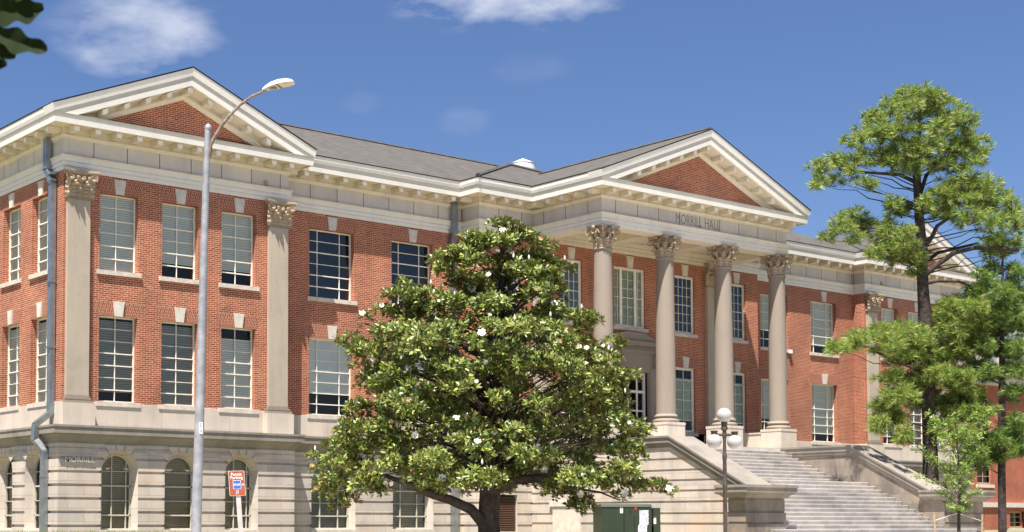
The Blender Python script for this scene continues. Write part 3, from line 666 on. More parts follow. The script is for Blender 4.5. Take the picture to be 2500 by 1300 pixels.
def basebell(mb, cx, cy, z0, z1, r, n=32):
    h = z1-z0
    def tor(zc, rr, R_): return [(R_+rr*math.cos(a), zc+rr*math.sin(a)) for a in [(-90+k*22.5)*math.pi/180 for k in range(9)]]
    mb.lathe([(r+.04, z0)] + tor(z0+h*.2, h*.2, r+.06) + [(r+.055, z0+h*.44), (r+.03, z0+h*.52), (r+.04, z0+h*.6)] + tor(z0+h*.75, h*.13, r+.035) + [(r+.02, z0+h*.92), (r+.0, z1+.02)], (cx, cy), n)
COLX = [20.34, 23.79, 27.265, 30.71]
for cxx in COLX:
    c = MB(); pr = []
    for k in range(13):
        t = k/12; r = .378-.050*max(0, (t-.15)/.85)**1.6; pr.append((r, 5.89+t*(11.96-5.89)))
    c.lathe(pr, (cxx, -3.82), 40); sh = c.build('column', LC, B, smooth=50, origin=(cxx, -3.82, 5.89))
    q = MB(); q.lathe([(.33, 11.93), (.365, 11.95), (.375, 11.985), (.365, 12.02), (.33, 12.035)], (cxx, -3.82), 32); q.build('astragal', LC, sh, smooth=60)
    q = MB(); corinth(q, cxx, -3.82, 12.03, 12.86, .325); q.build('capital', CAP, sh, smooth=40)
    q = MB(); basebell(q, cxx, -3.82, 5.57, 5.89, .385); q.build('base', LC, sh, smooth=50)
    q = MB(); q.box(cxx-.51, cxx+.51, -4.33, -3.31, 4.6, 5.52); q.box(cxx-.525, cxx+.525, -4.345, -3.295, 5.47, 5.57); q.build('pedestal', LP, sh)
# ceiling of the portico and inner beams
pc = MB(); xi0, xi1 = 20.02, mirx(20.02)
pc.box(xi0+.003, xi1-.003, P_Y+.003, P_Y+.62, 12.855, 13.4); pc.box(xi0+.003, xi0+.62, P_Y+.62, C_Y-.05, 12.856, 13.4); pc.box(xi1-.62, xi1-.003, P_Y+.62, C_Y-.05, 12.856, 13.4)
for d in (.05, .10): pc.box(xi0+.62, xi1-.62, P_Y+.62, P_Y+.62+d, 12.86+.14*d/.05, 13.4)
pc.box(xi0+.5, xi1-.5, P_Y+.5, C_Y, 13.38, 13.45)
for k in range(1, 3): xx = COLX[k]; pc.box(xx-.3, xx+.3, P_Y+.6, C_Y-.05, 13.0, 13.4)
pc.build('portico_ceiling', CP_, B)
pa = MB()
for za, zb_, e in ((12.84, 12.98, .04), (12.98, 13.0, .02), (13.0, 13.13, .07), (13.13, 13.145, .05), (13.145, 13.27, .10), (13.27, 13.33, .15), (13.33, 13.42, .12)): pa.box(xi0+.01, xi1-.01, C_Y-e, C_Y-.001, za, zb_)
pa.build('wall_architrave', CP_, B)
# ---- pilasters
def pilaster(xc, y, half=.39):
    q = MB(); q.box(xc-half, xc+half, y-.14, y+.02, 5.68, 11.95); pp = q.build('pilaster', ST, B, origin=(xc, y, 5.68))
    q = MB()
    for e, z0, z1 in ((.02, 5.62, 5.70), (.06, 5.56, 5.62), (.035, 5.53, 5.56), (.11, 5.44, 5.53)):
        a = half+e; q.box(xc-a, xc+a, y-.14-e, y+.02, z0, z1)
    q.build('base', LC, pp)
    q = MB(); q.box(xc-half-.16, xc+half+.16, y-.29, y+.01, 4.72, 5.44); q.build('plinth', LP, pp)
    q = MB(); q.box(xc-half-.03, xc+half+.03, y-.17, y, 11.93, 11.975); q.box(xc-half-.05, xc+half+.05, y-.19, y, 11.975, 12.02); q.build('astragal', LC, pp)
    q = MB(); z0, z1 = 12.02, 12.86; n0 = .15
    q.hull([(xc-half, y-n0, z0), (xc+half, y-n0, z0), (xc+half, y, z0), (xc-half, y, z0)], [(xc-half-.01, y-.18, z1-.13), (xc+half+.01, y-.18, z1-.13), (xc+half+.01, y, z1-.13), (xc-half-.01, y, z1-.13)])
    def lf(x, w, zb, h, n, curl=1.0):
        pr = [(0, 0), (.02, .15), (.015, .3), (.035, .45), (.02, .58), (.045, .72), (.04, .82), (.09, .94), (.12, 1.0), (.15, .95), (.15, .86)]; wd = [.8, .96, .76, 1, .74, .94, .68, .74, .6, .4, .1]; rows = []
        for (o, hh), ww in zip(pr, wd): rows.append([(x+s*w/2*ww, y-n-o*curl*1.5-(.06 if s == 0 else .008 if abs(s) == .5 else -.005), zb+h*hh-(.02 if abs(s) == .5 else 0)) for s in (-1, -.5, 0, .5, 1)])
        for i in range(len(rows)-1):
            for j in range(4): q.face((rows[i][j], rows[i][j+1], rows[i+1][j+1], rows[i+1][j]))
    for s in (-.5, .5): lf(xc+s*half, half*.92, z0, .40, .165)
    for s in (-1.0, 0, 1.0): lf(xc+s*half, half*.8, z0, .56, .16)
    for s in (-.5, .5):
        for t in (-1, 1):                                       # pairs of small scrolls
            c = (xc+s*half+t*.11, y-.27, z1-.26); pts = []
            for k in range(19):
                u = k/18; a = math.pi*.5+t*u*3.4*math.pi; r = .075*(1-.8*u); pts.append((c[0]+r*math.cos(a), c[1]-.01*u, c[2]+r*math.sin(a)))
            q.tube([(xc+s*half, y-.22, z1-.46), (c[0]-t*.05, y-.26, z1-.27)]+pts, .017, 6)
        q.lathe([(0, z1-.44), (.05, z1-.42), (.06, z1-.38), (.03, z1-.34), (0, z1-.33)], (xc+s*half, y-.27), 8)
    for t in (-1, 1):                                           # corner volutes
        c = (xc+t*(half+.06), y-.30, z1-.24); pts = []
        for k in range(25):
            u = k/24; a = math.pi*.5-t*u*3.6*math.pi; r = .115*(1-.84*u); pts.append((c[0]+r*math.cos(a)*.9, c[1]-r*math.cos(a)*t*.35, c[2]+r*math.sin(a)))
        q.tube([(xc+t*half*.62, y-.22, z1-.42), (xc+t*half*.8, y-.27, z1-.20)]+pts, [.022]*2+[.026*(1-.45*k/24) for k in range(25)], 6)
    for zz0, zz1, e in ((z1-.13, z1-.07, -.03), (z1-.07, z1-.001, 0)):
        lo = []
        for k in range(13):
            u = k/12; x = xc-(half+.20+e)+2*(half+.20+e)*u; lo.append((x, y-.40-e+.13*math.sin(math.pi*u)))
        lo += [(xc+half+.12+e, y), (xc-half-.12-e, y)]
        q.hull([(x, yy, zz0) for x, yy in lo], [(x, yy, zz1) for x, yy in lo])
    q.build('capital', CAP, pp, smooth=40)
for x in (.49, 8.11, mirx(8.11), mirx(.49)): pilaster(x, 0)
for x in (XC-5.13, XC+5.13): pilaster(x, C_Y)
# ---- entrance surround
en = MB(); yw = C_Y
for s in (-1, 1): en.box(XC+s*1.0, XC+s*1.42, yw-.14, yw+.1, 4.74, 8.2); en.box(XC+s*1.06, XC+s*1.36, yw-.17, yw-.13, 4.9, 8.1); en.box(XC+s*1.2, XC+s*1.45, yw-.32, yw-.10, 8.15, 8.72)
en.box(XC-1.0, XC+1.0, yw-.14, yw+.1, 7.95, 8.2); en.box(XC-1.42, XC+1.42, yw-.15, yw+.02, 8.2, 8.72); en.box(XC-1.5, XC+1.5, yw-.22, yw+.02, 8.72, 8.86)
for k in range(31): x = XC-1.44+k*.096; en.box(x-.028, x+.028, yw-.28, yw-.2, 8.86, 9.0)
en.box(XC-1.55, XC+1.55, yw-.24, yw, 8.86, 9.02); en.box(XC-1.62, XC+1.62, yw-.38, yw, 9.02, 9.10); en.box(XC-1.68, XC+1.68, yw-.42, yw, 9.10, 9.2)
pl = [(XC-1.6, 9.2), (XC+1.6, 9.2), (XC+.75, 9.50), (XC+.55, 9.58), (XC-.55, 9.58), (XC-.75, 9.50)]
en.hull([(a, yw-.3, b) for a, b in pl], [(a, yw, b) for a, b in pl]); en.build('entrance_surround', LC, B)
dr = MB(); frp = lambda u, zz, n: (17.2+u, C_Y-n, zz); L2 = XC-17.2
frame(dr, frp, L2-1.0, L2+1.0, 4.76, 7.95, -.1, .10); bars(dr, frp, L2-1, L2+1, 4.76, 7.95, (.24, .5, .76), 4, -.12, .07, (3,))
D_ = dr.build('entrance_door', SF, B, origin=(XC, C_Y, 4.76)); gq = MB(); gq.face([frp(L2-1, 4.76, -.17), frp(L2+1, 4.76, -.17), frp(L2+1, 7.95, -.17), frp(L2-1, 7.95, -.17)]); gq.build('glass', GLB, D_)
# ---- stair, cheek walls
FL = 4.74
st = MB(); XL, XR = 20.85, 30.2; noses = [(-4.35, FL)]
y, zz = -4.56, 4.60
st.box(19.8, 31.25, -4.35, C_Y, 1.0, FL)
prevy = -4.35
steps = []
yy = -4.56; z = 4.60
for k in range(9): steps.append((yy-.312*k, 4.604-.149*k))
yb, zb = -8.41, 3.262
for k in range(16): steps.append((yb-.285*k, zb-.149*k))
steps = [(-4.35, FL)] + steps
for k, (yn, zn) in enumerate(steps[1:]):
    py = steps[k][0]; wide = yn < -11.55
    x0, x1 = (XL, XR) if not wide else (20.35-(.45 if k % 2 else .35), 32.0+(k-21)*.25)
    if k == len(steps)-2: yn -= .1
    st.box(x0, x1, yn, py+.02, 0.6, zn-.035); st.box(x0-.012*wide, x1+.012*wide, yn-.025, py+.02, zn-.035, zn)
stairs = st.build('staircase', CON, B)
cb = []; z = 1.0
for gq_ in (1.28, 1.652, 2.018, 2.42, 2.806, 3.173, 3.533, 3.93): cb += [(z, gq_-.036, .12), (gq_-.036, gq_+.036, .055)]; z = gq_+.036
cb += [(z, 4.5, .12)]
def capz(y, d=0):                                              # top of the cheek wall along y
    return (4.76 if y > -7.6 else 4.76-(-7.6-y)*(1.84/3.48))-d
for mx in (0, 1):
    f_ = (lambda x: mirx(x)) if mx else (lambda x: x)
    cw = MB(); lim = lambda zz: 7.25 if zz > 4.40 else 7.25+(4.45-zz)*(3.48/1.84)
    Ox = f_(19.87)
    if not mx: wall_sheet(cw, (Ox, C_Y), (0, -1), 0, 11.2, [(a, b, n) for a, b, n in cb], (), 0, lambda zz: min(11.2, -(-7.6-(4.44-zz)*(3.48/1.84))+C_Y))
    else: wall_sheet(cw, (Ox, -11.5), (0, 1), 0, 11.1, [(1.0, 2.4, .12)]); 
    # core and inner face
    core = [(C_Y, .8), (-11.6, .8), (-11.6, 2.45), (-7.6, 4.45), (C_Y, 4.45)]
    cw.hull([(f_(19.90), a, b) for a, b in core], [(f_(20.82), a, b) for a, b in core])
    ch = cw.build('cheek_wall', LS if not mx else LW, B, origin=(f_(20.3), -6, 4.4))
    cc = MB()
    for xa, xb, d0, d1 in ((19.60, 20.95, 0, .07), (19.64, 20.91, .07, .25), (19.70, 20.88, .25, .36), (19.73, 20.86, .36, .42)):
        lo = [(C_Y, capz(0, d0)), (-7.6, capz(-7.6, d0)), (-11.12, capz(-11.12, d0)), (-11.12, capz(-11.12, d1)), (-7.6, capz(-7.6, d1)), (C_Y, capz(0, d1))]
        cc.hull([(f_(xa), a, b) for a, b in lo], [(f_(xb), a, b) for a, b in lo])
    cc.build('coping', LT, ch)
    pr_ = MB(); a0, a1 = (18.62, 20.72) if not mx else (mirx(20.75), mirx(18.3)); yb0, yb1 = -11.72, -11.0
    for za, zb_, n in [(0.7, 1.30, 0), (1.30, 1.37, -.04), (1.37, 1.655, 0), (1.655, 1.725, -.04), (1.725, 2.02, 0), (2.02, 2.09, -.045), (2.09, 2.46, -.03), (2.46, 2.50, -.04)]:
        pr_.box(a0-n, a1+n, yb0-n, yb1, za, zb_)
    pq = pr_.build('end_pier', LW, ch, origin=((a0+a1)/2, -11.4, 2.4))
    pc2 = MB()
    for z0, z1, e0, e1 in ((2.50, 2.60, .03, .12), (2.60, 2.64, .13, .22), (2.64, 2.68, .23, .25)):
        pc2.hull([(a0-e0, yb0-e0, z0), (a1+e0, yb0-e0, z0), (a1+e0, yb1+.1+e0, z0), (a0-e0, yb1+.1+e0, z0)], [(a0-e1, yb0-e1, z1), (a1+e1, yb0-e1, z1), (a1+e1, yb1+.1+e1, z1), (a0-e1, yb1+.1+e1, z1)])
    pc2.box(a0-.27, a1+.27, yb0-.27, yb1+.3, 2.68, 2.84); pc2.box(a0-.30, a1+.30, yb0-.30, yb1+.32, 2.84, 2.925); pc2.build('coping', LT, pq)
for f_ in ((lambda x: x), mirx):
    lw = MB(); lw.box(f_(20.15), f_(20.75), -3.32, C_Y-.1, 4.7, 5.40); lw.box(f_(20.12), f_(20.78), -3.32, C_Y-.1, 5.40, 5.46); lw.build('porch_parapet', LP, B)
# louver and pale doorway beside it
lv = MB(); frp2 = lambda u, zz, n: (17.2+u, C_Y-n, zz)
for k in range(20): zz = 1.37+k*.068; lv.hull([frp2(.72, zz, -.04), frp2(1.74, zz, -.04), frp2(1.74, zz+.018, -.04), frp2(.72, zz+.018, -.04)], [frp2(.72, zz-.05, .08), frp2(1.74, zz-.05, .08), frp2(1.74, zz-.035, .08), frp2(.72, zz-.035, .08)])
lv.face([frp2(.7, 1.34, -.06), frp2(1.76, 1.34, -.06), frp2(1.76, 2.75, -.06), frp2(.7, 2.75, -.06)], 1); lv.build('louver_vent', [LOU, DK], B)
dp = MB(); dp.box(19.70, 19.80, -3.15, -1.7, 1.0, 2.30); dp.box(19.66, 19.80, -3.3, -1.55, 2.30, 2.48); dp.build('side_door', KS, B)
# ---- downspouts
def pipe(mb, pts, w=.085, d=.07, m=0):
    pts = [Vector(p) for p in pts]
    for a, b in zip(pts, pts[1:]):
        t = (b-a).normalized(); s = Vector((0, 1, 0)) if abs(a.x-CX_) < 50 and SIDE else Vector((1, 0, 0)); n = t.cross(s).normalized(); e = t*.02
        lo = [(-w, -d), (w, -d), (w, d), (-w, d)]
        mb.hull([a-e+s*i+n*j for i, j in lo], [b+e+s*i+n*j for i, j in lo], m)
CX_ = 0; SIDE = True
dm = MB(); pipe(dm, [(-.17, .88, 14.02), (-.17, .88, 13.0), (-.17, .55, 12.62), (-.14, .52, 12.5), (-.12, .52, 5.15), (-.50, .78, 4.78), (-.50, .84, 4.30), (-.27, .62, 3.95), (-.27, .62, .9)], .12, .085)
for zz, w in ((13.0, .14), (12.55, .14), (9.3, .135), (7.2, .135), (3.1, .135), (12.75, .17)): dm.box(-.17-.1 if zz > 4 else -.37, -.03 if zz > 4 else -.17, (.52 if zz < 12.9 and zz > 4 else .62 if zz < 4 else .88)-w, (.52 if zz < 12.9 and zz > 4 else .62 if zz < 4 else .88)+w, zz, zz+.06)
dm.build('downspout', GV, B)
SIDE = False; dm = MB(); Y_ = S_IN-.12
pipe(dm, [(16.67, S_IN-.17, 14.05), (16.67, S_IN-.17, 13.0), (16.67, S_IN-.14, 12.7), (16.62, Y_, 12.5), (16.6, Y_, 5.1), (16.6, S_IN-.5, 4.8), (16.6, S_IN-.5, 4.3), (16.55, S_IN-.27, 3.95), (16.55, S_IN-.27, .9)], .12, .085)
for zz in (12.55, 9.3, 7.2): dm.box(16.6-.135, 16.6+.135, Y_-.1, Y_+.1, zz, zz+.06)
dm.box(16.5, 16.8, S_IN-.28, S_IN-.03, 12.85, 13.0); dm.build('downspout', GV, B)
fx = MB(); fx.box(37.33, 37.50, .52, .66, 9.62, 9.78); fx.build('wall_light', VW, B)
# star ornament on the left frieze, and lettering
def star(cx, cy, cz, r, parent):
    s = MB(); pts = [(cx+(r if k % 2 == 0 else r*.42)*math.sin(k*math.pi/5), cz+(r if k % 2 == 0 else r*.42)*math.cos(k*math.pi/5)) for k in range(10)]
    s.hull([(a, cy, b) for a, b in pts], [(a, cy-.05, b) for a, b in pts]); s.build('star_ornament', CAP, parent)
star(7.64, 0, 13.46, .12, B); star(mirx(7.2), 0, 13.46, .12, B)
LETTER_SHADE = m_plain('carved_letter_shadow', (.19, .165, .145), .9)  # dark colour painted in for the shade inside the carved letters

# ------------------------------------------------------------------ vegetation helpers
RT = np.array([R2.x, R2.y, 0.0]); RT /= np.linalg.norm(RT); DP = np.array([-RT[1], RT[0], 0.0])    # sideways and away, as the trees were surveyed
def np_mesh(name, verts, quads, m, parent, origin, tris=None):
    me = bpy.data.meshes.new(name); verts = np.asarray(verts, dtype=np.float32)-np.array(origin, dtype=np.float32)
    faces = np.asarray(quads, dtype=np.int32); k = faces.shape[1]
    me.vertices.add(len(verts)); me.vertices.foreach_set('co', verts.ravel()); me.loops.add(faces.size); me.loops.foreach_set('vertex_index', faces.ravel())
    me.polygons.add(len(faces)); me.polygons.foreach_set('loop_start', np.arange(0, faces.size, k, dtype=np.int32)); me.polygons.foreach_set('loop_total', np.full(len(faces), k, dtype=np.int32))
    me.update(); me.validate(); me.materials.append(m); o = bpy.data.objects.new(name, me); COL.objects.link(o)
    if parent is not None: o.parent = parent; o.location = Vector(origin)-parent.location
    return o
def unit(v): return v/np.maximum(1e-9, np.linalg.norm(v, axis=-1, keepdims=True))
def rosettes(P, Nn, nl, L, wr, spread=(50, 85)):
    n = len(P); P = np.repeat(P, nl, 0); A = np.repeat(unit(Nn), nl, 0); ref = unit(rng.normal(size=A.shape)); T = unit(np.cross(A, ref))
    th = np.radians(rng.uniform(spread[0], spread[1], len(P)))[:, None]; D = unit(A*np.cos(th)+T*np.sin(th)); S_ = unit(np.cross(D, A)+rng.normal(size=D.shape)*.15)
    U = unit(np.cross(S_, D)); ln = (L*rng.uniform(.7, 1.2, len(P)))[:, None]; w = ln*wr
    b = P+D*.02; mid = b+D*ln*.5; t = b+D*ln-A*ln*.12*0; lm = mid+S_*w/2+U*w*.12; rm = mid-S_*w/2+U*w*.12; c = mid-U*w*.06
    V = np.stack([b, lm, t, c, rm], 1).reshape(-1, 3); i = np.arange(len(P))[:, None]*5
    F = np.concatenate([i+np.array([[0, 1, 2, 3]]), i+np.array([[0, 3, 2, 4]])], 1).reshape(-1, 4); return V, F
def tufts(P, A, nn, L, w, spread=75):
    n = len(P); P = np.repeat(P, nn, 0); A = np.repeat(unit(A), nn, 0); T = unit(np.cross(A, unit(rng.normal(size=A.shape))))
    th = np.radians(spread*np.sqrt(rng.uniform(.02, 1, len(P))))[:, None]; D = unit(A*np.cos(th)+T*np.sin(th)); ln = (L*rng.uniform(.65, 1.15, len(P)))[:, None]
    D2 = unit(D+np.array([0, 0, -.25])); S_ = unit(np.cross(D, rng.normal(size=D.shape))); b = P-A*.03*rng.uniform(0, 4, len(P))[:, None]
    V = np.stack([b-S_*w/2, b+S_*w/2, b+D*ln*.6+S_*w*.4, b+D*ln*.6+(D2*ln*.4)], 1).reshape(-1, 3); i = np.arange(len(P))[:, None]*4; return V, i+np.array([[0, 1, 2, 3]])
def curve(a, b, sag, n=5, jit=.0):
    a, b = Vector(a), Vector(b); out = []
    for k in range(n+1):
        t = k/n; p = a.lerp(b, t); p.z += sag*math.sin(math.pi*t); q = jit*(b-a).length*math.sin(math.pi*t)
        out.append(p+Vector((random.uniform(-q, q), random.uniform(-q, q), random.uniform(-q, q)*.6)))
    return out
# ------------------------------------------------------------------ magnolia
MX, MY = 2.99, -16.77; mz = gz(MX, MY); MO = (MX, MY, mz)
mg = empty('magnolia_tree', MO, 'broad dark green magnolia tree with glossy leaves and white flowers in front of the hall', 'tree')
k_m = .00963
def mpt(s, d, z): return np.array([MX, MY, 0])+RT*s+DP*d+np.array([0, 0, z])
ys_ = [528, 560, 600, 640, 675, 700, 740, 780, 820, 860, 900, 950, 1000, 1050, 1100, 1150, 1185, 1215]
Ls_ = [1200, 1165, 1100, 1064, 1085, 1110, 1010, 930, 845, 820, 830, 850, 850, 815, 780, 770, 775, 830]
Rs_ = [1245, 1300, 1360, 1378, 1382, 1385, 1400, 1430, 1490, 1530, 1555, 1562, 1562, 1562, 1572, 1590, 1600, 1440]
pads = []
for y in range(545, 1200, 42):
    l = np.interp(y, ys_, Ls_); r = np.interp(y, ys_, Rs_); c, hw = (l+r)/2, (r-l)/2-26
    n = max(3, int(2*math.pi*hw/58)); ph = random.random()*6
    for k in range(n):
        a = ph+2*math.pi*k/n+random.uniform(-.1, .1); q = random.uniform(.72, 1.06)
        if random.random() < (.42 if y < 800 else .25): continue
        pads.append(((c+hw*q*math.cos(a)-1195)*k_m, hw*q*math.sin(a)*k_m, 1.7+(1275-y+random.uniform(-16, 16))*k_m, random.choice((.22, .30, .38, .46)), random.uniform(.16, .30), 1.05))
    for k in range(n//4):
        a = random.random()*6.28; q = random.uniform(.2, .65); pads.append(((c+hw*q*math.cos(a)-1195)*k_m, hw*q*math.sin(a)*k_m, 1.7+(1275-y+random.uniform(-16, 16))*k_m, .42, .28, .75))
for px, py, rx, ry, dd in [(985, 705, 22, 14, -.4), (960, 735, 26, 16, -.8), (1010, 735, 32, 18, -.9), (945, 770, 30, 16, -.6), (1050, 765, 30, 18, -.9), (1000, 770, 34, 18, -.3), (890, 782, 16, 14, -.2), (1085, 660, 24, 14, -.3), (1120, 625, 30, 18, -.4), (1380, 655, 18, 12, -.2),
    (795, 1210, 26, 18, -.6), (850, 1225, 26, 18, -.7), (880, 1190, 30, 20, -1), (930, 1200, 28, 18, -1), (820, 1245, 16, 12, -.6), (1335, 1195, 30, 20, -1.2), (1372, 1212, 30, 20, -1.1), (1398, 1240, 30, 20, -1.1), (1410, 1225, 24, 18, -1.0), (1360, 1180, 24, 16, -1.3), (1480, 1185, 30, 18, -.9), (1540, 1190, 30, 14, -.6), (1590, 1185, 30, 12, -.3), (1630, 1203, 20, 10, -.2), (1500, 1215, 18, 10, -.8),
    (772, 1150, 18, 12, -.3), (770, 1120, 16, 10, -.3), (1230, 540, 20, 12, 0), (1205, 548, 14, 12, -.2), (1258, 552, 16, 12, -.1), (1290, 570, 20, 14, -.1), (1330, 600, 24, 16, -.2), (1165, 590, 24, 14, -.1)]:
    pads.append(((px-1195)*k_m, dd, 1.7+(1275-py)*k_m, rx*k_m*1.15, ry*k_m*1.2, 1.1))
PP, NN = [], []; ptree = []
for s, d, z, rx, rz, dens in pads:
    n = max(6, int(40*dens*rx*rx/.16*1.15)); n = int(n*(1 if d < .6 else .55)); v = unit(rng.normal(size=(n, 3))); v[:, 2] = np.abs(v[:, 2])*rng.choice([1, 1, 1, -.7], n); rr = rng.uniform(.45, 1.05, n)[:, None]
    c = mpt(s, d, z); PP.append(c+v*rr*np.array([rx, rx, rz])); out = unit(np.array([[*(RT[:2]*s+DP[:2]*d), 0]])+1e-6)
    NN.append(unit(v*.7+out*.6+np.array([0, 0, .75])+rng.normal(size=(n, 3))*.35)); ptree.append(c)
PP = np.concatenate(PP); NN = np.concatenate(NN)
V, Fq = rosettes(PP, NN, 9, .142, .40, (30, 88))
np_mesh('crown', V, Fq, LFM, mg, MO)
tk = MB()
tp = [mpt(0, 0, .5), mpt(.0, 0, 1.3), mpt(-.02, 0, 1.75), mpt(.02, 0, 2.4), mpt(.1, .0, 3.2), mpt(.16, .05, 4.5), mpt(.25, 0, 6), mpt(.3, 0, 7.4), mpt(.35, 0, 8.4)]
tk.tube(tp, [.33, .27, .255, .25, .24, .17, .11, .06, .02], 14)
def trunk_at(z):
    zs = [p[2] for p in tp]; return Vector((np.interp(z, zs, [p[0] for p in tp]), np.interp(z, zs, [p[1] for p in tp]), z))
for i in range(0, len(ptree)):
    if ptree[i][2] < 3.4 and i % 4: continue
    c = Vector(ptree[i]); rad = math.hypot(c.x-MX, c.y-MY); z0 = max(2.7, min(8.0, c.z-.42*rad-.2)); big = (i % 9 == 0); r0 = .07 if big else .022
    pts = curve(trunk_at(z0), c-Vector((0, 0, .08)), .06*rad, 6, .045); tk.tube(pts, [r0*(1-.8*t/6) for t in range(7)], 6 if big else 4, cap=False)
tk.tube([mpt(-.05, -.1, 1.55), mpt(-.45, -.25, 2.0), mpt(-.95, -.4, 2.22), mpt(-1.35, -.5, 2.33), mpt(-2.0, -.6, 2.6), mpt(-2.8, -.7, 2.9)], [.15, .125, .11, .10, .07, .03], 10)
tk.tube([mpt(.1, -.1, 2.45), mpt(.6, -.3, 2.68), mpt(1.1, -.4, 2.72), mpt(1.9, -.6, 2.85), mpt(2.8, -.7, 2.95)], [.13, .115, .10, .07, .03], 10)
tk.tube([mpt(1.3, -.9, 2.9), mpt(1.6, -1.1, 2.6), mpt(1.85, -1.15, 2.3), mpt(2.0, -1.15, 2.05)], [.05, .035, .025, .012], 6)
tk.build('trunk', BARKM, mg, smooth=60, origin=MO)
fm = []
cand = [p for p in pads if p[1] < -.15]; random.shuffle(cand)
def flower(c, nrm, r, mat_, nm, n=8):
    q = MB(); nrm = Vector(nrm).normalized(); a = nrm.orthogonal().normalized(); b = nrm.cross(a)
    for k in range(n):
        w = 2*math.pi*k/n+random.uniform(-.2, .2); d = a*math.cos(w)+b*math.sin(w); s = nrm.cross(d); up = random.uniform(.15, .7)
        p0 = c; p1 = c+d*r*.55+nrm*r*up*.6; p2 = c+d*r*1.0+nrm*r*up; ww = r*.36
        q.face((p0, p1-s*ww, p2-s*ww*.4, p2+nrm*r*.05, p2+s*ww*.4, p1+s*ww))
    return q.build(nm, mat_, mg, origin=tuple(c))
for i, (s, d, z, rx, rz, _) in enumerate(cand[:62]):
    c = Vector(mpt(s*1.0+random.uniform(-.2, .2), d-.28, z+rz*.7)); white = i < 44
    r = random.choice((.045, .06, .08, .095)) if white else .06
    o = flower(c, (-.5+random.uniform(-.4, .4), -.7, random.uniform(.1, .8)), r, PET if white else BRN, 'flower' if white else 'withered_flower', 8 if white else 6)
for i in range(26):                                             # upright buds
    s, d, z, rx, rz, _ = cand[(i*3+62) % len(cand)]; c = Vector(mpt(s, d, z+rz+.05)); q = MB(); q.lathe([(.004, c.z), (.022, c.z+.03), (.024, c.z+.07), (.004, c.z+.13)], (c.x, c.y), 8); q.build('bud', PET, mg, origin=tuple(c))
# ------------------------------------------------------------------ pines
def pine(name, label, base, kx, px0, trunk_px, padlist, needle_mat, nd=1.0, yel=None, tw=None, ndl=38, seed=3, dspread=1.4, limbs=()):
    random.seed(seed); x0, y0 = base; z0 = gz(x0, y0); O = (x0, y0, z0); t = empty(name, O, label, 'tree')
    kd = lambda px, d: d*(px-868)/3634
    pt = lambda px, py, d=0: np.array([x0, y0, 0])+RT*((px-px0)*kx+kd(px, d))+DP*d+np.array([0, 0, 1.7+(1275-py)*kx*(1+d*.0165)])
    tb = MB(); tp = [pt(a, b) for a, b, w in trunk_px]; tp[0][2] = z0-.2; tb.tube(tp, [w*kx/2 for a, b, w in trunk_px], 14)
    P, A = [], []
    for px, py, rx, ry in padlist:
        for rep in range(2):
            d = random.uniform(-dspread, dspread)*(1 if rep else .6)
            if px < 2215 and py > 780: d = random.uniform(-3.8, -1.6)
            ax = px+random.uniform(-14, 14)*rep; c = pt(ax, py+random.uniform(-14, 14)*rep, d); a, b = rx*kx*1.08, ry*kx*1.35
            n = max(5, int((16 if py < 700 else 24 if px < 2280 else 34)*nd*a*b/.3*(1 if rep == 0 else .6))); v = unit(rng.normal(size=(n, 3))); rr = rng.uniform(.3, 1.0, n)[:, None]; off = v*rr*np.array([a*.95, a*.95, b]); off[:, 2] = off[:, 2]*.9
            q = c+off; P.append(q); A.append(unit(v*.7+np.array([0, 0, .45])+rng.normal(size=(n, 3))*.55))
            # limb from the trunk and twigs to the tufts
            lat = abs(ax-px0)*kx; yz = [p[2] for p in tp][::1]; zt = min(tp[-1][2]-.3, max(z0+2.2, c[2]-.25*lat-.3))
            tx = np.interp(zt, [p[2] for p in tp], [p[0] for p in tp]); ty = np.interp(zt, [p[2] for p in tp], [p[1] for p in tp])
            L_ = math.dist((tx, ty, zt), c)
            if rep == 0 or L_ < 2: tb.tube(curve((tx, ty, zt), c-np.array([0, 0, b*.5]), -.02*L_+.1, 6, .05), [max(.01, .018*L_**.5*(1-.8*j/6)) for j in range(7)], 5, cap=False)
            for j in range(min(n, 6)): tb.tube(curve(c-np.array([0, 0, b*.5]), q[j], -.03, 2, .05), [.014, .01, .006], 3, cap=False)
    for pts, r0, r1 in limbs:
        tb.tube([pt(*p) for p in pts], [r0+(r1-r0)*k/(len(pts)-1) for k in range(len(pts))], 8)
    P = np.concatenate(P); A = np.concatenate(A); V, Fq = tufts(P, A, ndl, .33, .019)
    np_mesh('crown', V, Fq, needle_mat, t, O); tb.build('trunk', BARK, t, smooth=60, origin=O); return t
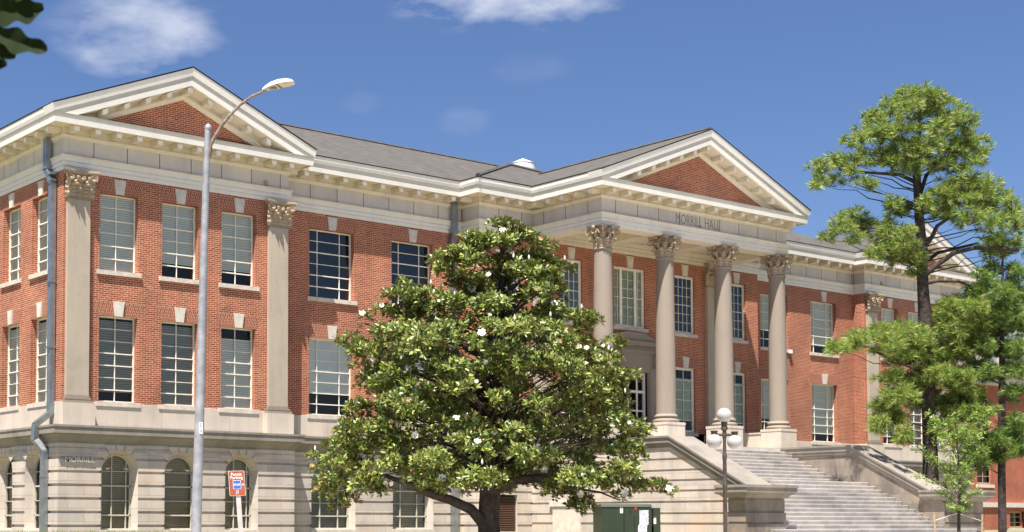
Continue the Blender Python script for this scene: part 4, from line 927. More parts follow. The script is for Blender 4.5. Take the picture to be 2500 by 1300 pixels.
p1 = [(2265, 212, 40, 24), (2220, 232, 38, 24), (2300, 232, 38, 26), (2185, 262, 40, 26), (2150, 275, 30, 20), (2250, 262, 46, 28), (2335, 262, 36, 28), (2370, 295, 38, 30), (2300, 300, 50, 30), (2220, 310, 50, 30), (2160, 310, 36, 24), (2115, 322, 32, 18), (2085, 330, 24, 14), (2395, 335, 32, 26), (2345, 345, 46, 30), (2270, 350, 50, 30), (2205, 350, 44, 26), (2405, 370, 22, 20), (2320, 385, 44, 28), (2240, 392, 44, 24), (2375, 395, 28, 22),
      (2020, 400, 26, 20), (2060, 388, 34, 22), (2105, 382, 36, 20), (2150, 378, 36, 18), (2190, 392, 32, 18), (2012, 430, 20, 18), (2040, 425, 24, 14), (2135, 440, 40, 10), (2090, 412, 26, 14),
      (2345, 440, 40, 26), (2390, 435, 38, 24), (2430, 450, 36, 26), (2300, 470, 40, 26), (2360, 480, 46, 26), (2420, 490, 44, 28), (2470, 478, 30, 26), (2480, 515, 32, 24), (2310, 510, 36, 22), (2380, 530, 44, 20), (2440, 530, 40, 20), (2270, 500, 26, 20), (2500, 540, 26, 22),
      (2085, 520, 32, 20), (2060, 545, 34, 20), (2120, 540, 36, 22), (2040, 570, 26, 16), (2095, 575, 34, 16), (2190, 490, 26, 22), (2220, 505, 26, 24), (2180, 540, 32, 20), (2170, 575, 44, 24), (2220, 580, 42, 28), (2150, 605, 44, 18), (2205, 620, 44, 22), (2250, 625, 34, 26), (2245, 655, 26, 16),
      (2440, 580, 46, 22), (2480, 600, 36, 24), (2420, 605, 26, 16)]
p1b = [(2060, 845, 38, 14), (2100, 825, 40, 18), (2150, 808, 42, 18), (2200, 800, 44, 20), (2170, 840, 44, 20), (2235, 820, 46, 26), (2270, 860, 52, 28), (2215, 865, 46, 22), (2300, 780, 38, 28), (2340, 750, 40, 28), (2380, 740, 40, 26), (2330, 800, 46, 28), (2380, 800, 44, 28), (2340, 850, 50, 26), (2290, 910, 56, 26), (2230, 925, 50, 26), (2175, 915, 36, 18), (2340, 920, 56, 28), (2195, 965, 44, 24), (2160, 990, 32, 20), (2150, 1030, 28, 18), (2190, 1020, 30, 22), (2210, 1060, 26, 18), (2270, 975, 50, 22), (2360, 970, 50, 26), (2390, 1010, 44, 24), (2330, 1000, 40, 20), (2300, 1040, 30, 18), (2400, 900, 44, 24), (2360, 1060, 40, 18)]
PB = (34.303, -8.5)
pine('pine_tree', 'tall pine tree with a bare dark trunk standing right of the stairs', PB, .01661, 2272, [(2274, 1270, 42), (2273, 1190, 38), (2272, 1050, 34), (2270, 900, 33), (2266, 780, 32), (2262, 700, 27), (2261, 600, 26), (2256, 520, 22), (2252, 430, 19), (2256, 350, 14), (2262, 270, 9), (2265, 205, 3)],
     p1+p1b, LFP, seed=3, limbs=[([(2262, 445, 0), (2240, 432, 0), (2210, 418, .1), (2170, 415, .2), (2120, 412, .2), (2060, 405, .2)], .10, .04), ([(2258, 470, 0), (2275, 420, .1), (2300, 390, .2), (2340, 372, .3)], .09, .04), ([(2264, 600, 0), (2285, 575, -.2), (2300, 545, -.2), (2330, 525, -.3), (2380, 510, -.3)], .11, .05),
     ([(2264, 670, 0), (2300, 640, -.2), (2340, 612, -.3), (2390, 600, -.4), (2440, 600, -.5), (2500, 605, -.5)], .12, .07), ([(2264, 640, 0), (2300, 612, .2), (2350, 600, .4), (2400, 588, .5)], .08, .05), ([(2264, 690, 0), (2300, 682, -.2), (2350, 683, -.3), (2400, 700, -.4), (2440, 715, -.4)], .07, .04), ([(2268, 870, 0), (2220, 885, -.4), (2170, 868, -.7), (2120, 845, -.8), (2070, 840, -.8)], .10, .04)])
p2 = [(2390, 705, 30, 20), (2430, 690, 34, 22), (2470, 700, 34, 24), (2500, 660, 30, 24), (2450, 650, 30, 20), (2400, 660, 24, 16), (2420, 740, 36, 22), (2470, 750, 36, 24), (2495, 790, 30, 24), (2440, 790, 38, 24), (2400, 790, 30, 20), (2430, 850, 36, 18), (2480, 850, 36, 22), (2400, 840, 30, 18), (2490, 900, 30, 20), (2420, 910, 34, 16), (2480, 960, 34, 18), (2400, 1090, 34, 20), (2430, 1070, 38, 22), (2470, 1050, 36, 24), (2500, 1090, 30, 22), (2440, 1110, 30, 16), (2400, 1130, 26, 16), (2490, 1030, 28, 20), (2380, 1000, 26, 18), (2500, 720, 28, 22)]
pine('pine_tree', 'smaller pine tree with a thin trunk at the right edge beside the far brick building', (36.33, -10.38), .0165, 2447, [(2447, 1290, 20), (2448, 1150, 18), (2452, 1000, 17), (2455, 880, 15), (2456, 780, 11), (2460, 680, 7), (2462, 600, 3)], p2, LFP2, nd=1.0, seed=9, dspread=1.0,
     limbs=[([(2453, 935, 0), (2425, 925, -.2), (2400, 905, -.3), (2388, 870, -.4), (2385, 840, -.5)], .05, .02), ([(2455, 930, 0), (2475, 945, 0), (2500, 960, .1)], .04, .02), ([(2455, 920, 0), (2480, 910, .1), (2510, 900, .1)], .04, .02)])
# young tree with stakes
SX, SY = 24.758, -15.5; sz_ = gz(SX, SY); sp = empty('young_tree', (SX, SY, sz_), 'slender young tree with light green leaves tied between two stakes', 'tree'); ks_ = .01348
spt = lambda px, py, d=0: np.array([SX, SY, 0])+RT*((px-2340)*ks_)+DP*d+np.array([0, 0, 1.7+(1275-py)*ks_])
tb = MB(); st_ = [spt(2340, 1320), spt(2341, 1260), spt(2345, 1180), spt(2342, 1100), spt(2338, 1040), spt(2335, 1000)]; st_[0][2] = sz_-.1
tb.tube(st_, [.065, .055, .04, .025, .015, .006], 8); LP_, LA_ = [], []; random.seed(21)
for px, py, bz in [(2262, 1012, 1110), (2295, 1020, 1120), (2325, 1008, 1090), (2372, 1012, 1100), (2428, 995, 1120), (2410, 1040, 1130), (2245, 1092, 1170), (2238, 1162, 1215), (2385, 1070, 1150), (2402, 1102, 1165), (2280, 1075, 1150), (2290, 1118, 1190), (2305, 1165, 1215), (2385, 1160, 1220), (2375, 1200, 1240), (2312, 1235, 1262), (2362, 1235, 1262), (2330, 1060, 1130), (2355, 1050, 1120), (2350, 1130, 1190), (2320, 1130, 1180), (2370, 1110, 1170), (2300, 1200, 1235), (2365, 1175, 1220)]:
    d = random.uniform(-.6, .6); a = Vector(spt(np.interp(bz, [1000, 1100, 1260], [2335, 2342, 2341]), bz)); b = Vector(spt(px, py, d)); cv = curve(a, b, .06, 8, .05); tb.tube(cv, [.014*(1-.09*k) for k in range(9)], 4, cap=False)
    for k in range(2, 9):
        for s in range(5):
            t = Vector((random.uniform(-1, 1), random.uniform(-1, 1), random.uniform(-.3, .5)))*.16; e = cv[k]+t; LP_.append(list(e)); LA_.append([t.x*.5, t.y*.5, .06]); tb.tube([cv[k], e], [.004, .003], 3, cap=False)
V, Fq = rosettes(np.array(LP_), np.array(LA_), 5, .115, .34, (40, 95)); np_mesh('crown', V, Fq, LFS, sp, (SX, SY, sz_)); tb.build('trunk', BARKM, sp, smooth=60, origin=(SX, SY, sz_))
WOOD = m_plain('stake_wood', (.42, .27, .16), .85, var=.2, scale=8); ROPE = m_plain('white_strap', (.75, .73, .7), .8)
for k, (x, y, top, lean) in enumerate(((23.80, -15.28, 1.7+(1275-1253)*.0134, -.05), (25.55, -15.83, 1.7+(1275-1254)*.0134, .05))):
    z = gz(x, y); q = MB(); q.tube([(x, y, z-.1), (x+RT[0]*lean, y+RT[1]*lean, top)], [.035, .032], 6)
    o = q.build('wooden_stake', WOOD, None, smooth=50, origin=(x, y, z)); tag(o, 'wooden stake left of the young tree, strap tied to it' if k == 0 else 'wooden stake right of the young tree by the stone pier', 'stake', 'stakes holding the young tree')
    q = MB(); q.tube([(x, y, top-.22), (SX, SY, top+.02)], .009, 5); q.build('strap', ROPE, o)
# foreground leaves
ob = empty('oak_branch', (-19.6, -39.95, 2.9), 'dark blurred oak leaves hanging in close at the upper left corner', 'branch'); q = MB(); ko = .003/3.6337*1.0
C3 = Vector((-19.273, -40.202, 2.751)); rt3 = Vector((.8, -.6, 0)); up3 = Vector((0, 0, 1)); kk = 3/3633.7
lpt = lambda px, py, d=0: C3+rt3*(px*kk)-up3*(py*kk)+Vector((.6, .8, 0))*d
tw_ = MB(); tw_.tube([lpt(-900, -500, .3), lpt(-300, -160, .1), lpt(-60, -20, 0), lpt(-10, 40, 0)], [.02, .012, .005, .003], 8); tw_.build('twig', BARK, ob, origin=tuple(ob.location))
def oakleaf(a, b, wid, d0, d1, lobes=3.5, ph=0.0):
    n = 30; ctr = []; L_ = []; R__ = []; A_, B_ = Vector((a[0], a[1], 0)), Vector((b[0], b[1], 0)); t_ = (B_-A_); nn = Vector((-t_.y, t_.x, 0)).normalized()
    for k in range(n+1):
        t = k/n; w = wid*(math.sin(math.pi*min(1, t*.93+.04))**.6)*(1+.26*math.cos(2*math.pi*lobes*t+ph)); w2 = wid*(math.sin(math.pi*min(1, t*.93+.04))**.6)*(1+.26*math.cos(2*math.pi*lobes*t+ph+1.2)); c = A_+t_*t+nn*8*math.sin(math.pi*t); d = d0+(d1-d0)*t
        ctr.append(lpt(c.x, c.y, d+.004)); l = c+nn*w; r = c-nn*w2; L_.append(lpt(l.x, l.y, d)); R__.append(lpt(r.x, r.y, d-.006))
    m_ = MB()
    for k in range(n): m_.face((ctr[k], ctr[k+1], L_[k+1], L_[k])); m_.face((ctr[k], R__[k], R__[k+1], ctr[k+1]))
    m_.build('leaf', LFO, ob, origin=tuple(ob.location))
oakleaf((-50, 20), (102, 12), 34, 0, .02, 2.5, .5); oakleaf((-40, 60), (122, 132), 26, .01, -.02, 2.5, 3.6); oakleaf((-60, 30), (30, 132), 34, .02, .03, 2, 2); oakleaf((-50, 130), (10, 150), 20, .03, .03, 1.5, 1); oakleaf((-70, -30), (70, -30), 36, .03, 0, 2, 1)
# ------------------------------------------------------------------ street furniture
GST = m_plain('weathered_steel', (.30, .31, .33), .55, .35, var=.2, scale=5, bmp=.1); HEAD = m_plain('lamp_head_paint', (.50, .55, .62), .4, var=.05); RST = m_plain('rusty_arm', (.20, .15, .125), .7, .2, var=.35, scale=12); LENS = m_plain('lamp_underside', (.42, .38, .27), .5, var=.2, scale=10)
LX, LY = -6.11, -18.731; lz = gz(LX, LY); kl = 28/3633.7
la = empty('street_lamp', (LX, LY, lz), 'tall weathered grey steel street lamp with one curved arm in front of the hall', 'street lamp')
lpt2 = lambda px, py, d=0: Vector((LX, LY, 0))+Vector(RT)*((px-481)*kl)+Vector(DP)*d+Vector((0, 0, 1.7+(1275-py)*kl))
q = MB(); pp = [lpt2(476.5, 1480), lpt2(478.5, 1300), lpt2(486, 1000), lpt2(492, 700), lpt2(498, 430), lpt2(502, 302)]; pp[0].z = lz; rr = [.108, .098, .088, .077, .066, .058]
q.tube(pp, rr, 24); q.build('pole', GST, la, smooth=50, origin=(LX, LY, lz))
c = lpt2(502.5, 302); q = MB(); q.lathe([(.066, c.z-.03), (.072, c.z), (.066, c.z+.03), (.045, c.z+.06), (.01, c.z+.09)], (c.x, c.y), 16); q.build('cap', GST, la, smooth=50)
q = MB(); q.tube([lpt2(505, 362), lpt2(509, 345), lpt2(518, 325), lpt2(535, 297), lpt2(556, 270), lpt2(580, 245), lpt2(608, 224), lpt2(645, 207)], [.036, .036, .034, .031, .029, .027, .026, .026], 12); q.tube([lpt2(503, 372), lpt2(507, 350)], [.055, .05], 12); q.build('arm', RST, la, smooth=60)
q = MB(); hd = []
tdir = (Vector(RT)*.93+Vector(DP)*-.36).normalized(); sdir = tdir.cross(Vector((0, 0, 1))).normalized(); h0 = lpt2(638, 208)
for t, w, h, dz in ((0, .045, .05, 0), (.06, .075, .08, .01), (.18, .125, .11, .03), (.34, .15, .12, .055), (.5, .145, .105, .07), (.6, .11, .07, .08), (.64, .05, .03, .085)):
    ce = h0+tdir*t+Vector((0, 0, dz)); ring = []
    for k in range(14):
        a = math.pi*k/13; ring.append(ce+sdir*(w*math.cos(a))+Vector((0, 0, h*abs(math.sin(a))**.7)))
    hd.append(ring)
for a, b in zip(hd, hd[1:]): q.hull(a, b, 0, cap=False)
q.f = [f for f in q.f]; q.face(hd[0][::-1]); q.face(hd[-1]); H_ = q.build('lamp_head', HEAD, la, smooth=40)
q = MB()
for a, b in zip(hd, hd[1:]): q.face((a[0].lerp(a[-1], .06)-Vector((0, 0, .004)), a[-1].lerp(a[0], .06)-Vector((0, 0, .004)), b[-1].lerp(b[0], .06)-Vector((0, 0, .004)), b[0].lerp(b[-1], .06)-Vector((0, 0, .004))))
q.build('lens', LENS, H_); q = MB(); ce = h0+tdir*.2+Vector((0, 0, .022)); q.hull([ce+tdir*a+sdir*b for a, b in ((-.07, -.06), (.07, -.06), (.07, .06), (-.07, .06))], [ce+tdir*a+sdir*b-Vector((0, 0, .006)) for a, b in ((-.07, -.06), (.07, -.06), (.07, .06), (-.07, .06))]); ce = h0+tdir*.34+Vector((0, 0, .044)); q.hull([ce+tdir*a+sdir*b for a, b in ((-.01, -.13), (.01, -.13), (.01, .13), (-.01, .13))], [ce+tdir*a+sdir*b-Vector((0, 0, .008)) for a, b in ((-.01, -.13), (.01, -.13), (.01, .13), (-.01, .13))]); q.build('driver_plate', RST, H_)
WH = m_plain('white_enamel', (.8, .8, .78), .5, var=.03); BLK = m_plain('black_ink', (.02, .02, .02), .6); SGB = m_plain('sign_brown', (.30, .075, .04), .45, var=.08); SBL = m_plain('sign_blue', (.035, .12, .42), .45, var=.05); POST = m_plain('sign_post_paint', (.44, .41, .39), .7, var=.12, scale=8)
def mtext(body, o3, xd, yd, w, h, m_, nm, parent, ext=.002, off=0.0):
    c = bpy.data.curves.new('t', 'FONT'); c.body = body; c.align_x = 'CENTER'; c.align_y = 'CENTER'; c.extrude = .5; c.offset = off; c.resolution_u = 3; o = bpy.data.objects.new('t', c); COL.objects.link(o); bpy.context.view_layer.update()
    me = bpy.data.meshes.new_from_object(o); bpy.data.objects.remove(o); co = np.zeros(len(me.vertices)*3); me.vertices.foreach_get('co', co); co = co.reshape(-1, 3); mn, mx_ = co.min(0), co.max(0); co = (co-(mn+mx_)/2)/np.maximum(1e-6, mx_-mn)
    xd, yd = np.array(xd), np.array(yd); zd = np.cross(xd, yd); pl = Vector((0, 0, 0)); p = parent
    while p is not None: pl += p.location; p = p.parent
    v = xd*co[:, :1]*w+yd*co[:, 1:2]*h+zd*co[:, 2:]*ext; me.vertices.foreach_set('co', v.ravel()); me.name = nm; me.materials.clear(); me.materials.append(m_); me.update(); ob_ = bpy.data.objects.new(nm, me); COL.objects.link(ob_); ob_.parent = parent; ob_.location = Vector(o3)-pl; return ob_
mtext('MORRILL HALL', (25.45, P_Y-.003, 13.62), (1, 0, 0), (0, 0, 1), 2.62, .37, LETTER_SHADE, 'carved_lettering', B, .008, -.014)
mtext('MORRILL', (.57, -.195, 3.66), (1, 0, 0), (0, 0, 1), 1.02, .17, m_plain('letter_metal', (.60, .56, .5), .5), 'raised_lettering', B, .05, .008)
e4 = lpt2(489, 1046); fwd = (CP-e4); fwd.z = 0; fwd.normalize(); rgt = Vector((-fwd.y, fwd.x, 0)); e4 = e4+fwd*.088; q = MB(); pr2 = lambda a, b, d=0: e4+rgt*a+Vector((0, 0, b))+fwd*d
q.hull([pr2(-.034, -.108), pr2(.034, -.108), pr2(.034, .108), pr2(-.034, .108)], [pr2(-.034, -.108, .006), pr2(.034, -.108, .006), pr2(.034, .108, .006), pr2(-.034, .108, .006)]); tg_ = q.build('number_plate', WH, la)
mtext('E', pr2(0, .055, .007), rgt, (0, 0, 1), .04, .07, BLK, 'lettering', tg_, .002); mtext('4', pr2(0, -.055, .007), rgt, (0, 0, 1), .04, .07, BLK, 'lettering', tg_, .002)
q = MB(); q.hull([pr2(-.03, -.003, .006), pr2(.03, -.003, .006), pr2(.03, .003, .006), pr2(-.03, .003, .006)], [pr2(-.03, -.003, .008), pr2(.03, -.003, .008), pr2(.03, .003, .008), pr2(-.03, .003, .008)]); q.build('rule', BLK, tg_)
# permit parking sign
GX, GY = -5.48, -19.2; g_z = gz(GX, GY); sg = empty('parking_sign', (GX, GY, g_z), 'brown permit parking sign with a blue staff square on a leaning grey post', 'sign'); ksn = 28/3633.7
cs = Vector((GX, GY, 0))+Vector(RT)*((578-583)*ksn)+Vector((0, 0, 1.7+(1275-1181)*ksn)); fw = (CP-cs); fw.z = 0; fw.normalize(); rg = Vector((-fw.y, fw.x, 0)); th = R(4.2); xs_ = rg*math.cos(th)-Vector((0, 0, 1))*math.sin(th)*-0.25; ys_v = (Vector((0, 0, 1))*math.cos(th)-rg*math.sin(th)).normalized(); xs_ = (rg+Vector((0, 0, 1))*.03).normalized()
sp3 = lambda a, b, d=0: cs+xs_*a+ys_v*b+fw*d
def rrect(w, h, r): return [(sx*(w-r)+r*math.cos(R(a)), sy*(h-r)+r*math.sin(R(a))) for sx, sy, aa in ((1, 1, 0), (-1, 1, 90), (-1, -1, 180), (1, -1, 270)) for a in (aa, aa+30, aa+60, aa+90)]
def plate(w, h, r, d0, d1, m_, nm, par, cx=0, cy=0):
    q = MB(); lo = rrect(w, h, r); q.hull([sp3(a+cx, b+cy, d0) for a, b in lo], [sp3(a+cx, b+cy, d1) for a, b in lo]); return q.build(nm, m_, par)
pn = plate(.150, .236, .022, 0, .004, WH, 'panel', sg); plate(.145, .231, .02, .004, .0055, SGB, 'panel_face', pn)
plate(.075, .082, .008, .0055, .007, WH, 'square_border', pn, 0, -.025); plate(.069, .076, .006, .007, .0085, SBL, 'blue_square', pn, 0, -.025)
mtext('Permit', sp3(0, .172, .0065), xs_, ys_v, .20, .062, WH, 'lettering', pn, .002, .004); mtext('Parking', sp3(0, .100, .0065), xs_, ys_v, .235, .072, WH, 'lettering', pn, .002, .004); mtext('STAFF', sp3(0, -.025, .0095), xs_, ys_v, .125, .042, WH, 'lettering', pn, .002, .012)
mtext('LOT', sp3(0, -.140, .0065), xs_, ys_v, .055, .022, WH, 'lettering', pn, .002, .01); mtext('17', sp3(0, -.182, .0065), xs_, ys_v, .05, .044, WH, 'lettering', pn, .002, .01)
q = MB()
for pts in ([(.088, -.030), (.118, -.030), (.118, -.020), (.088, -.020)], [(.112, -.047), (.132, -.025), (.112, -.003), (.106, -.011), (.117, -.025), (.106, -.039)]): q.hull([sp3(a, b, .0055) for a, b in pts], [sp3(a, b, .0075) for a, b in pts])
q.build('arrow', WH, pn); q = MB(); b0, b1 = sp3(.01, .1, -.03), sp3(.01, -.235, -.03); down = (b1-b0).normalized(); b2 = b1+down*((b1.z-g_z)/-down.z)
q.hull([b0+rg*i+fw*j for i, j in ((-.045, -.02), (.045, -.02), (.045, .02), (-.045, .02))], [b2+rg*i+fw*j for i, j in ((-.045, -.02), (.045, -.02), (.045, .02), (-.045, .02))]); q.build('post', POST, sg)
# globe lamp
BRM = m_plain('brown_lamp_metal', (.085, .065, .055), .5, .3, var=.2, scale=8); m_, t_, b_ = mat('opal_globe'); b_.inputs['Base Color'].default_value = (.42, .42, .415, 1); b_.inputs['Roughness'].default_value = .12; OPAL = m_
GLX, GLY = 9.834, -18.12; gz_ = gz(GLX, GLY); kg = 38/3633.7; gl = empty('globe_lamp', (GLX, GLY, gz_), 'brown lamp post with three white globes in front of the stairs', 'lamp post')
Z = lambda y: 1.7+(1275-y)*kg; q = MB(); q.lathe([(.12, gz_), (.12, gz_+.25), (.07, gz_+.4), (.055, gz_+.6), (.053, Z(1190)), (.062, Z(1188)), (.062, Z(1182)), (.052, Z(1180)), (.048, Z(1122)), (.06, Z(1120)), (.06, Z(1111)), (.045, Z(1108)), (.042, Z(1072)), (.055, Z(1068)), (.055, Z(1058)), (.045, Z(1052)), (.085, Z(1048)), (.085, Z(1043)), (.07, Z(1041)), (.085, Z(1029))], (GLX, GLY), 20); q.build('post', BRM, gl, smooth=40)
def ball(c, r, nm, par):
    q = MB(); q.lathe([(max(.003, r*math.sin(a)), c.z-r*math.cos(a)) for a in [math.pi*k/18 for k in range(19)]], (c.x, c.y), 28); return q.build(nm, OPAL, par, smooth=80, origin=tuple(c))
ball(Vector((GLX, GLY, Z(1013))), .19, 'globe', gl); q = MB()
ax = Vector((RT[0], RT[1], 0)); q.tube([Vector((GLX, GLY, Z(1061)))-ax*.28, Vector((GLX, GLY, Z(1061)))+ax*.26], .035, 10); q.build('cross_arm', BRM, gl, smooth=50)
for s, yy in ((-.262, 1077), (.262, 1079)):
    c = Vector((GLX, GLY, Z(yy)))+ax*s; q = MB(); q.lathe([(.095, Z(yy-26)), (.095, Z(yy-24)), (.08, Z(yy-23)), (.08, Z(yy-17)), (.09, Z(yy-16)), (.09, Z(yy-13))], (c.x, c.y), 16); h_ = q.build('fitter', BRM, gl, smooth=40); ball(c, .19, 'globe', gl)
# pad-mounted transformer
GRN = m_plain('green_enamel', (.024, .04, .02), .45, var=.1, scale=2); GRD = m_plain('dark_recess', (.012, .016, .012), .8); RED = m_plain('red_label', (.6, .03, .03), .5, var=.05); SIL = m_plain('silver_flap', (.62, .66, .72), .3, .4, var=.25, scale=9, bmp=.6)
TX, TY = 12.345, -12.5; tz = gz(TX, TY); tr = empty('transformer_box', (TX, TY, tz), 'dark green electrical transformer box with warning labels beside the stairs', 'electrical box'); kt_ = 44/3633.7
tu = Vector((.83, -.557, 0)).normalized(); tn = Vector((-.557, -.83, 0)).normalized()
tp3 = lambda px, zz, d=0: Vector((TX, TY, 0))+tu*((px-1537)*kt_)+tn*d+Vector((0, 0, zz))
TZ = lambda y: 1.7+(1275-y)*kt_
def tbx(mb, p0, p1, z0, z1, d0, d1, m=0): mb.hull([tp3(p0, z0, d0), tp3(p1, z0, d0), tp3(p1, z1, d0), tp3(p0, z1, d0)], [tp3(p0, z0, d1), tp3(p1, z0, d1), tp3(p1, z1, d1), tp3(p0, z1, d1)], m)
q = MB(); tbx(q, 1463, 1584, tz-.1, TZ(1238), -.9, .35); q.hull([tp3(1460, TZ(1238), .38), tp3(1587, TZ(1238), .38), tp3(1587, TZ(1238), -.9), tp3(1460, TZ(1238), -.9)], [tp3(1463, TZ(1231), .30), tp3(1584, TZ(1231), .30), tp3(1584, TZ(1231), -.85), tp3(1463, TZ(1231), -.85)])
bd_ = q.build('cabinet', GRN, tr, origin=(TX, TY, tz)); q = MB(); tbx(q, 1594, 1611, tz-.1, TZ(1240), -.9, .1); q.build('side_cabinet', GRN, tr); q = MB(); tbx(q, 1584, 1595, tz-.1, TZ(1242), -.85, -.05); q.build('gap_panel', GRD, tr)
q = MB(); tbx(q, 1466, 1515, tz, TZ(1240), .35, .36); tbx(q, 1518, 1581, tz, TZ(1240), .35, .362); q.build('door', GRN, bd_)
q = MB(); tbx(q, 1541, 1543.5, tz, TZ(1260), .362, .366); tbx(q, 1530, 1534, TZ(1255), TZ(1244), .362, .37); tbx(q, 1515.5, 1517.5, tz, TZ(1240), .35, .356); q.build('seam', GRD, bd_)
q = MB(); tbx(q, 1507, 1514, TZ(1253), TZ(1239.5), .36, .364); q.build('label', WH, bd_); q = MB(); tbx(q, 1507, 1514, TZ(1240), TZ(1237), .364, .367); tbx(q, 1542, 1548, TZ(1244), TZ(1236), .362, .366); q.build('red_label', RED, bd_)
q = MB(); tbx(q, 1508.5, 1512.5, TZ(1243), TZ(1241.5), .364, .366); tbx(q, 1508.5, 1512, TZ(1247), TZ(1245.5), .364, .366); tbx(q, 1508.5, 1512.5, TZ(1251), TZ(1249.5), .364, .366); q.build('label_print', BLK, bd_)
q = MB(); tbx(q, 1594.5, 1600.5, TZ(1279), TZ(1264), .1, .104); q.build('label', WH, tr); q = MB(); tbx(q, 1594.5, 1600.5, TZ(1265), TZ(1262), .104, .107); q.build('red_label', RED, tr)
q = MB(); n_ = 14
rows = []
for j in range(n_+1):
    zz = TZ(1300)+(TZ(1246)-TZ(1300))*j/n_; rows.append([tp3(1554+22*i/6-(4 if j < 5 else 0), zz, .37+.03*abs(math.sin(j*1.9+i))*(1 if i > 3 or j < 6 else .2)) for i in range(7)])
for j in range(n_):
    for i in range(6): q.face((rows[j][i], rows[j][i+1], rows[j+1][i+1], rows[j+1][i]))
q.build('silver_cover', SIL, bd_, smooth=60)
# ------------------------------------------------------------------ brick building in the distance
BR2 = m_brick('far_brick', (.40, .10, .055), (.33, .08, .045), (.46, .27, .19)); FB = empty('far_building', (85, 22, 1.15), 'distant red brick building with green roof and cream dormers behind the pine trees', 'building')
q = MB(); ops = [Op(x-60, .95, 4.55, 6.35, True) for x in (65.2, 83.4, 90.2, 97)] + [Op(x-60, 1.0, 8.6, 11.0) for x in (65.2, 83.4, 90.2, 97)] + [Op(x-60, 1.0, 1.3, 2.55) for x in (80, 87.6, 95)]
wall_sheet(q, (60, 18), (1, 0), 0, 50, [(.8, 3.05, .12), (3.05, 12.2, 0)], ops)
for o_ in ops: reveal(q, (60, 18), (1, 0), o_, .0, -.3)
q.face([(60, 18, 1), (60, 36, 1), (60, 36, 12.2), (60, 18, 12.2)]); q.face([(110, 18, 1), (110, 36, 1), (110, 36, 12.2), (110, 18, 12.2)]); q.face([(60, 36, 1), (110, 36, 1), (110, 36, 12.2), (60, 36, 12.2)]); q.build('wall', BR2, FB)
q = MB(); q.box(59.8, 110.2, 17.75, 18.05, 2.85, 3.2); q.box(59.7, 110.3, 17.6, 18.05, 12.0, 12.7); q.box(59.4, 110.6, 17.3, 18.1, 12.7, 12.95)
q.build('cornice', KS, FB)
q = MB(); q.face([(59.4, 17.3, 12.95), (110.6, 17.3, 12.95), (104, 27, 18.5), (66, 27, 18.5)]); q.face([(59.4, 17.3, 12.95), (66, 27, 18.5), (59.4, 36, 12.95)]); q.face([(110.6, 17.3, 12.95), (110.6, 36, 12.95), (104, 27, 18.5)]); q.face([(59.4, 36, 12.95), (66, 27, 18.5), (104, 27, 18.5), (110.6, 36, 12.95)]); rf = q.build('roof', SHG, FB)
q = MB(); q.box(79, 80.4, 22, 23.4, 14, 18.6); q.box(78.8, 80.6, 21.8, 23.6, 18.3, 18.7); q.build('chimney', BR2, rf)
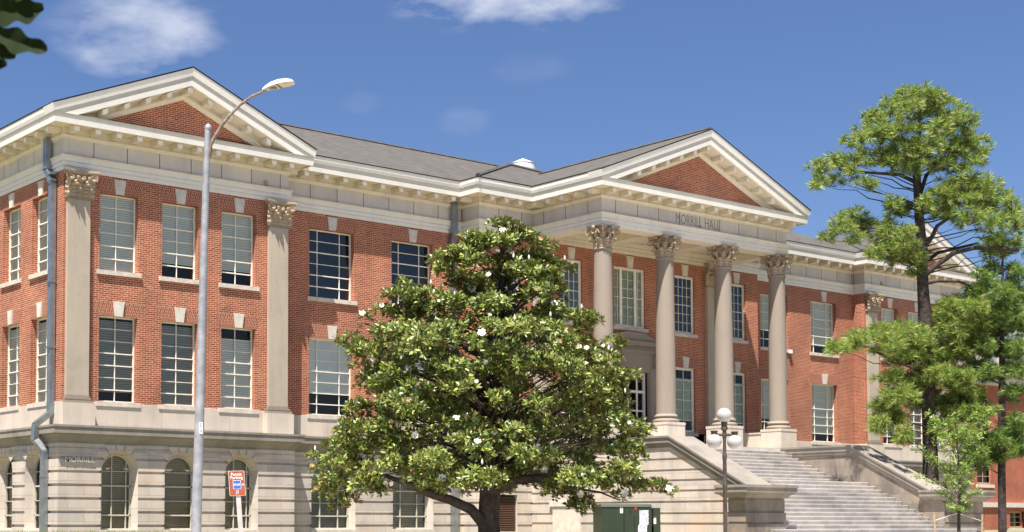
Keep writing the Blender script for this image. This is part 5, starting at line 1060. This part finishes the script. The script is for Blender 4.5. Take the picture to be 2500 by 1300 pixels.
for o_ in ops:
    cxx = 60+o_.u; f = MB(); PF = lambda u, zz, n: (60+u, 18-n, zz)
    if o_.arch:
        A = outline(o_); A2 = outline(o_, o_.hw-.14, .14)
        for k in range(len(A)): l = (k+1) % len(A); f.face((PF(*A[k], -.1), PF(*A[l], -.1), PF(*A2[l], -.1), PF(*A2[k], -.1)))
        bars(f, PF, o_.u-o_.hw, o_.u+o_.hw, o_.zb, o_.zt, (.5,), 3, -.12, .05)
    else: frame(f, PF, o_.u-o_.hw, o_.u+o_.hw, o_.zb, o_.zt, -.08, .12); bars(f, PF, o_.u-o_.hw, o_.u+o_.hw, o_.zb, o_.zt, (.5,), 3, -.1, .05)
    w_ = f.build('window', m_w if 'm_w' in globals() else (m_w := m_plain('tan_window_frame', (.45, .30, .17), .6)), FB, origin=PF(o_.u, o_.zb, 0)); f = MB(); f.face([PF(*p, -.2) for p in outline(o_)]); f.build('glass', GLB, w_)
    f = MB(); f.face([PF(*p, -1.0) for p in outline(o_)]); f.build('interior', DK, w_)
    f = MB(); f.box(cxx-o_.hw-.2, cxx+o_.hw+.2, 17.85, 18.1, o_.zb-.25, o_.zb-.01); f.build('sill', KS, w_)
    if o_.arch: f = MB(); f.hull([(cxx-.15, 17.9, o_.top+.0), (cxx+.15, 17.9, o_.top+.0), (cxx+.24, 17.9, o_.top+.75), (cxx-.24, 17.9, o_.top+.75)], [(cxx-.15, 18.02, o_.top), (cxx+.15, 18.02, o_.top), (cxx+.24, 18.02, o_.top+.75), (cxx-.24, 18.02, o_.top+.75)]); f.build('keystone', KS, w_)
for cxx in (65.2, 83.4, 90.2, 97):
    f = MB(); pl = [(cxx-1.9, 12.9), (cxx+1.9, 12.9), (cxx+1.9, 14.6), (cxx, 16.4), (cxx-1.9, 14.6)]; f.hull([(a, 17.5, b) for a, b in pl], [(a, 21.0, b) for a, b in pl]); pl = [(cxx-.62, 13.2), (cxx+.62, 13.2)] + [(cxx+.62*math.cos(R(a)), 14.3+.62*math.sin(R(a))) for a in range(0, 181, 20)]
    d_ = f.build('dormer', KS, rf, origin=(cxx, 18, 13)); f = MB(); f.hull([(a, 17.44, b) for a, b in pl], [(a, 17.5, b) for a, b in pl]); f.build('dormer_window', GLB, rf); f = MB()
    for s in (-1, 1): f.hull([(cxx+s*2.1, 17.35, 14.5), (cxx, 17.35, 16.5), (cxx, 17.35, 16.72), (cxx+s*2.3, 17.35, 14.55)], [(cxx+s*2.1, 21, 14.5), (cxx, 21, 16.5), (cxx, 21, 16.72), (cxx+s*2.3, 21, 14.55)])
    f.build('dormer_roof', SHG, rf)
# grass tufts at the foot of the left wing
n = 5200; gx = rng.uniform(-14, 3.2, n); gy = rng.uniform(-4.2, -1.0, n); P0 = np.stack([gx, gy, np.full(n, 1.10)], 1); h = rng.uniform(.2, .37, n)[:, None]; dd_ = unit(rng.normal(size=(n, 3))*np.array([1, 1, 0])+1e-6); T_ = P0+np.array([0, 0, 1])*h+dd_*.05; s_ = unit(np.cross(dd_, [0, 0, 1]))*.012
V = np.stack([P0-s_, P0+s_, T_+s_*.2, T_-s_*.2], 1).reshape(-1, 3); gq_ = np_mesh('long_grass', V, np.arange(n)[:, None]*4+np.array([[0, 1, 2, 3]]), LFY, None, (0, 0, 0)); tag(gq_, 'long green grass growing at the foot of the left wing', 'grass', kind='stuff')
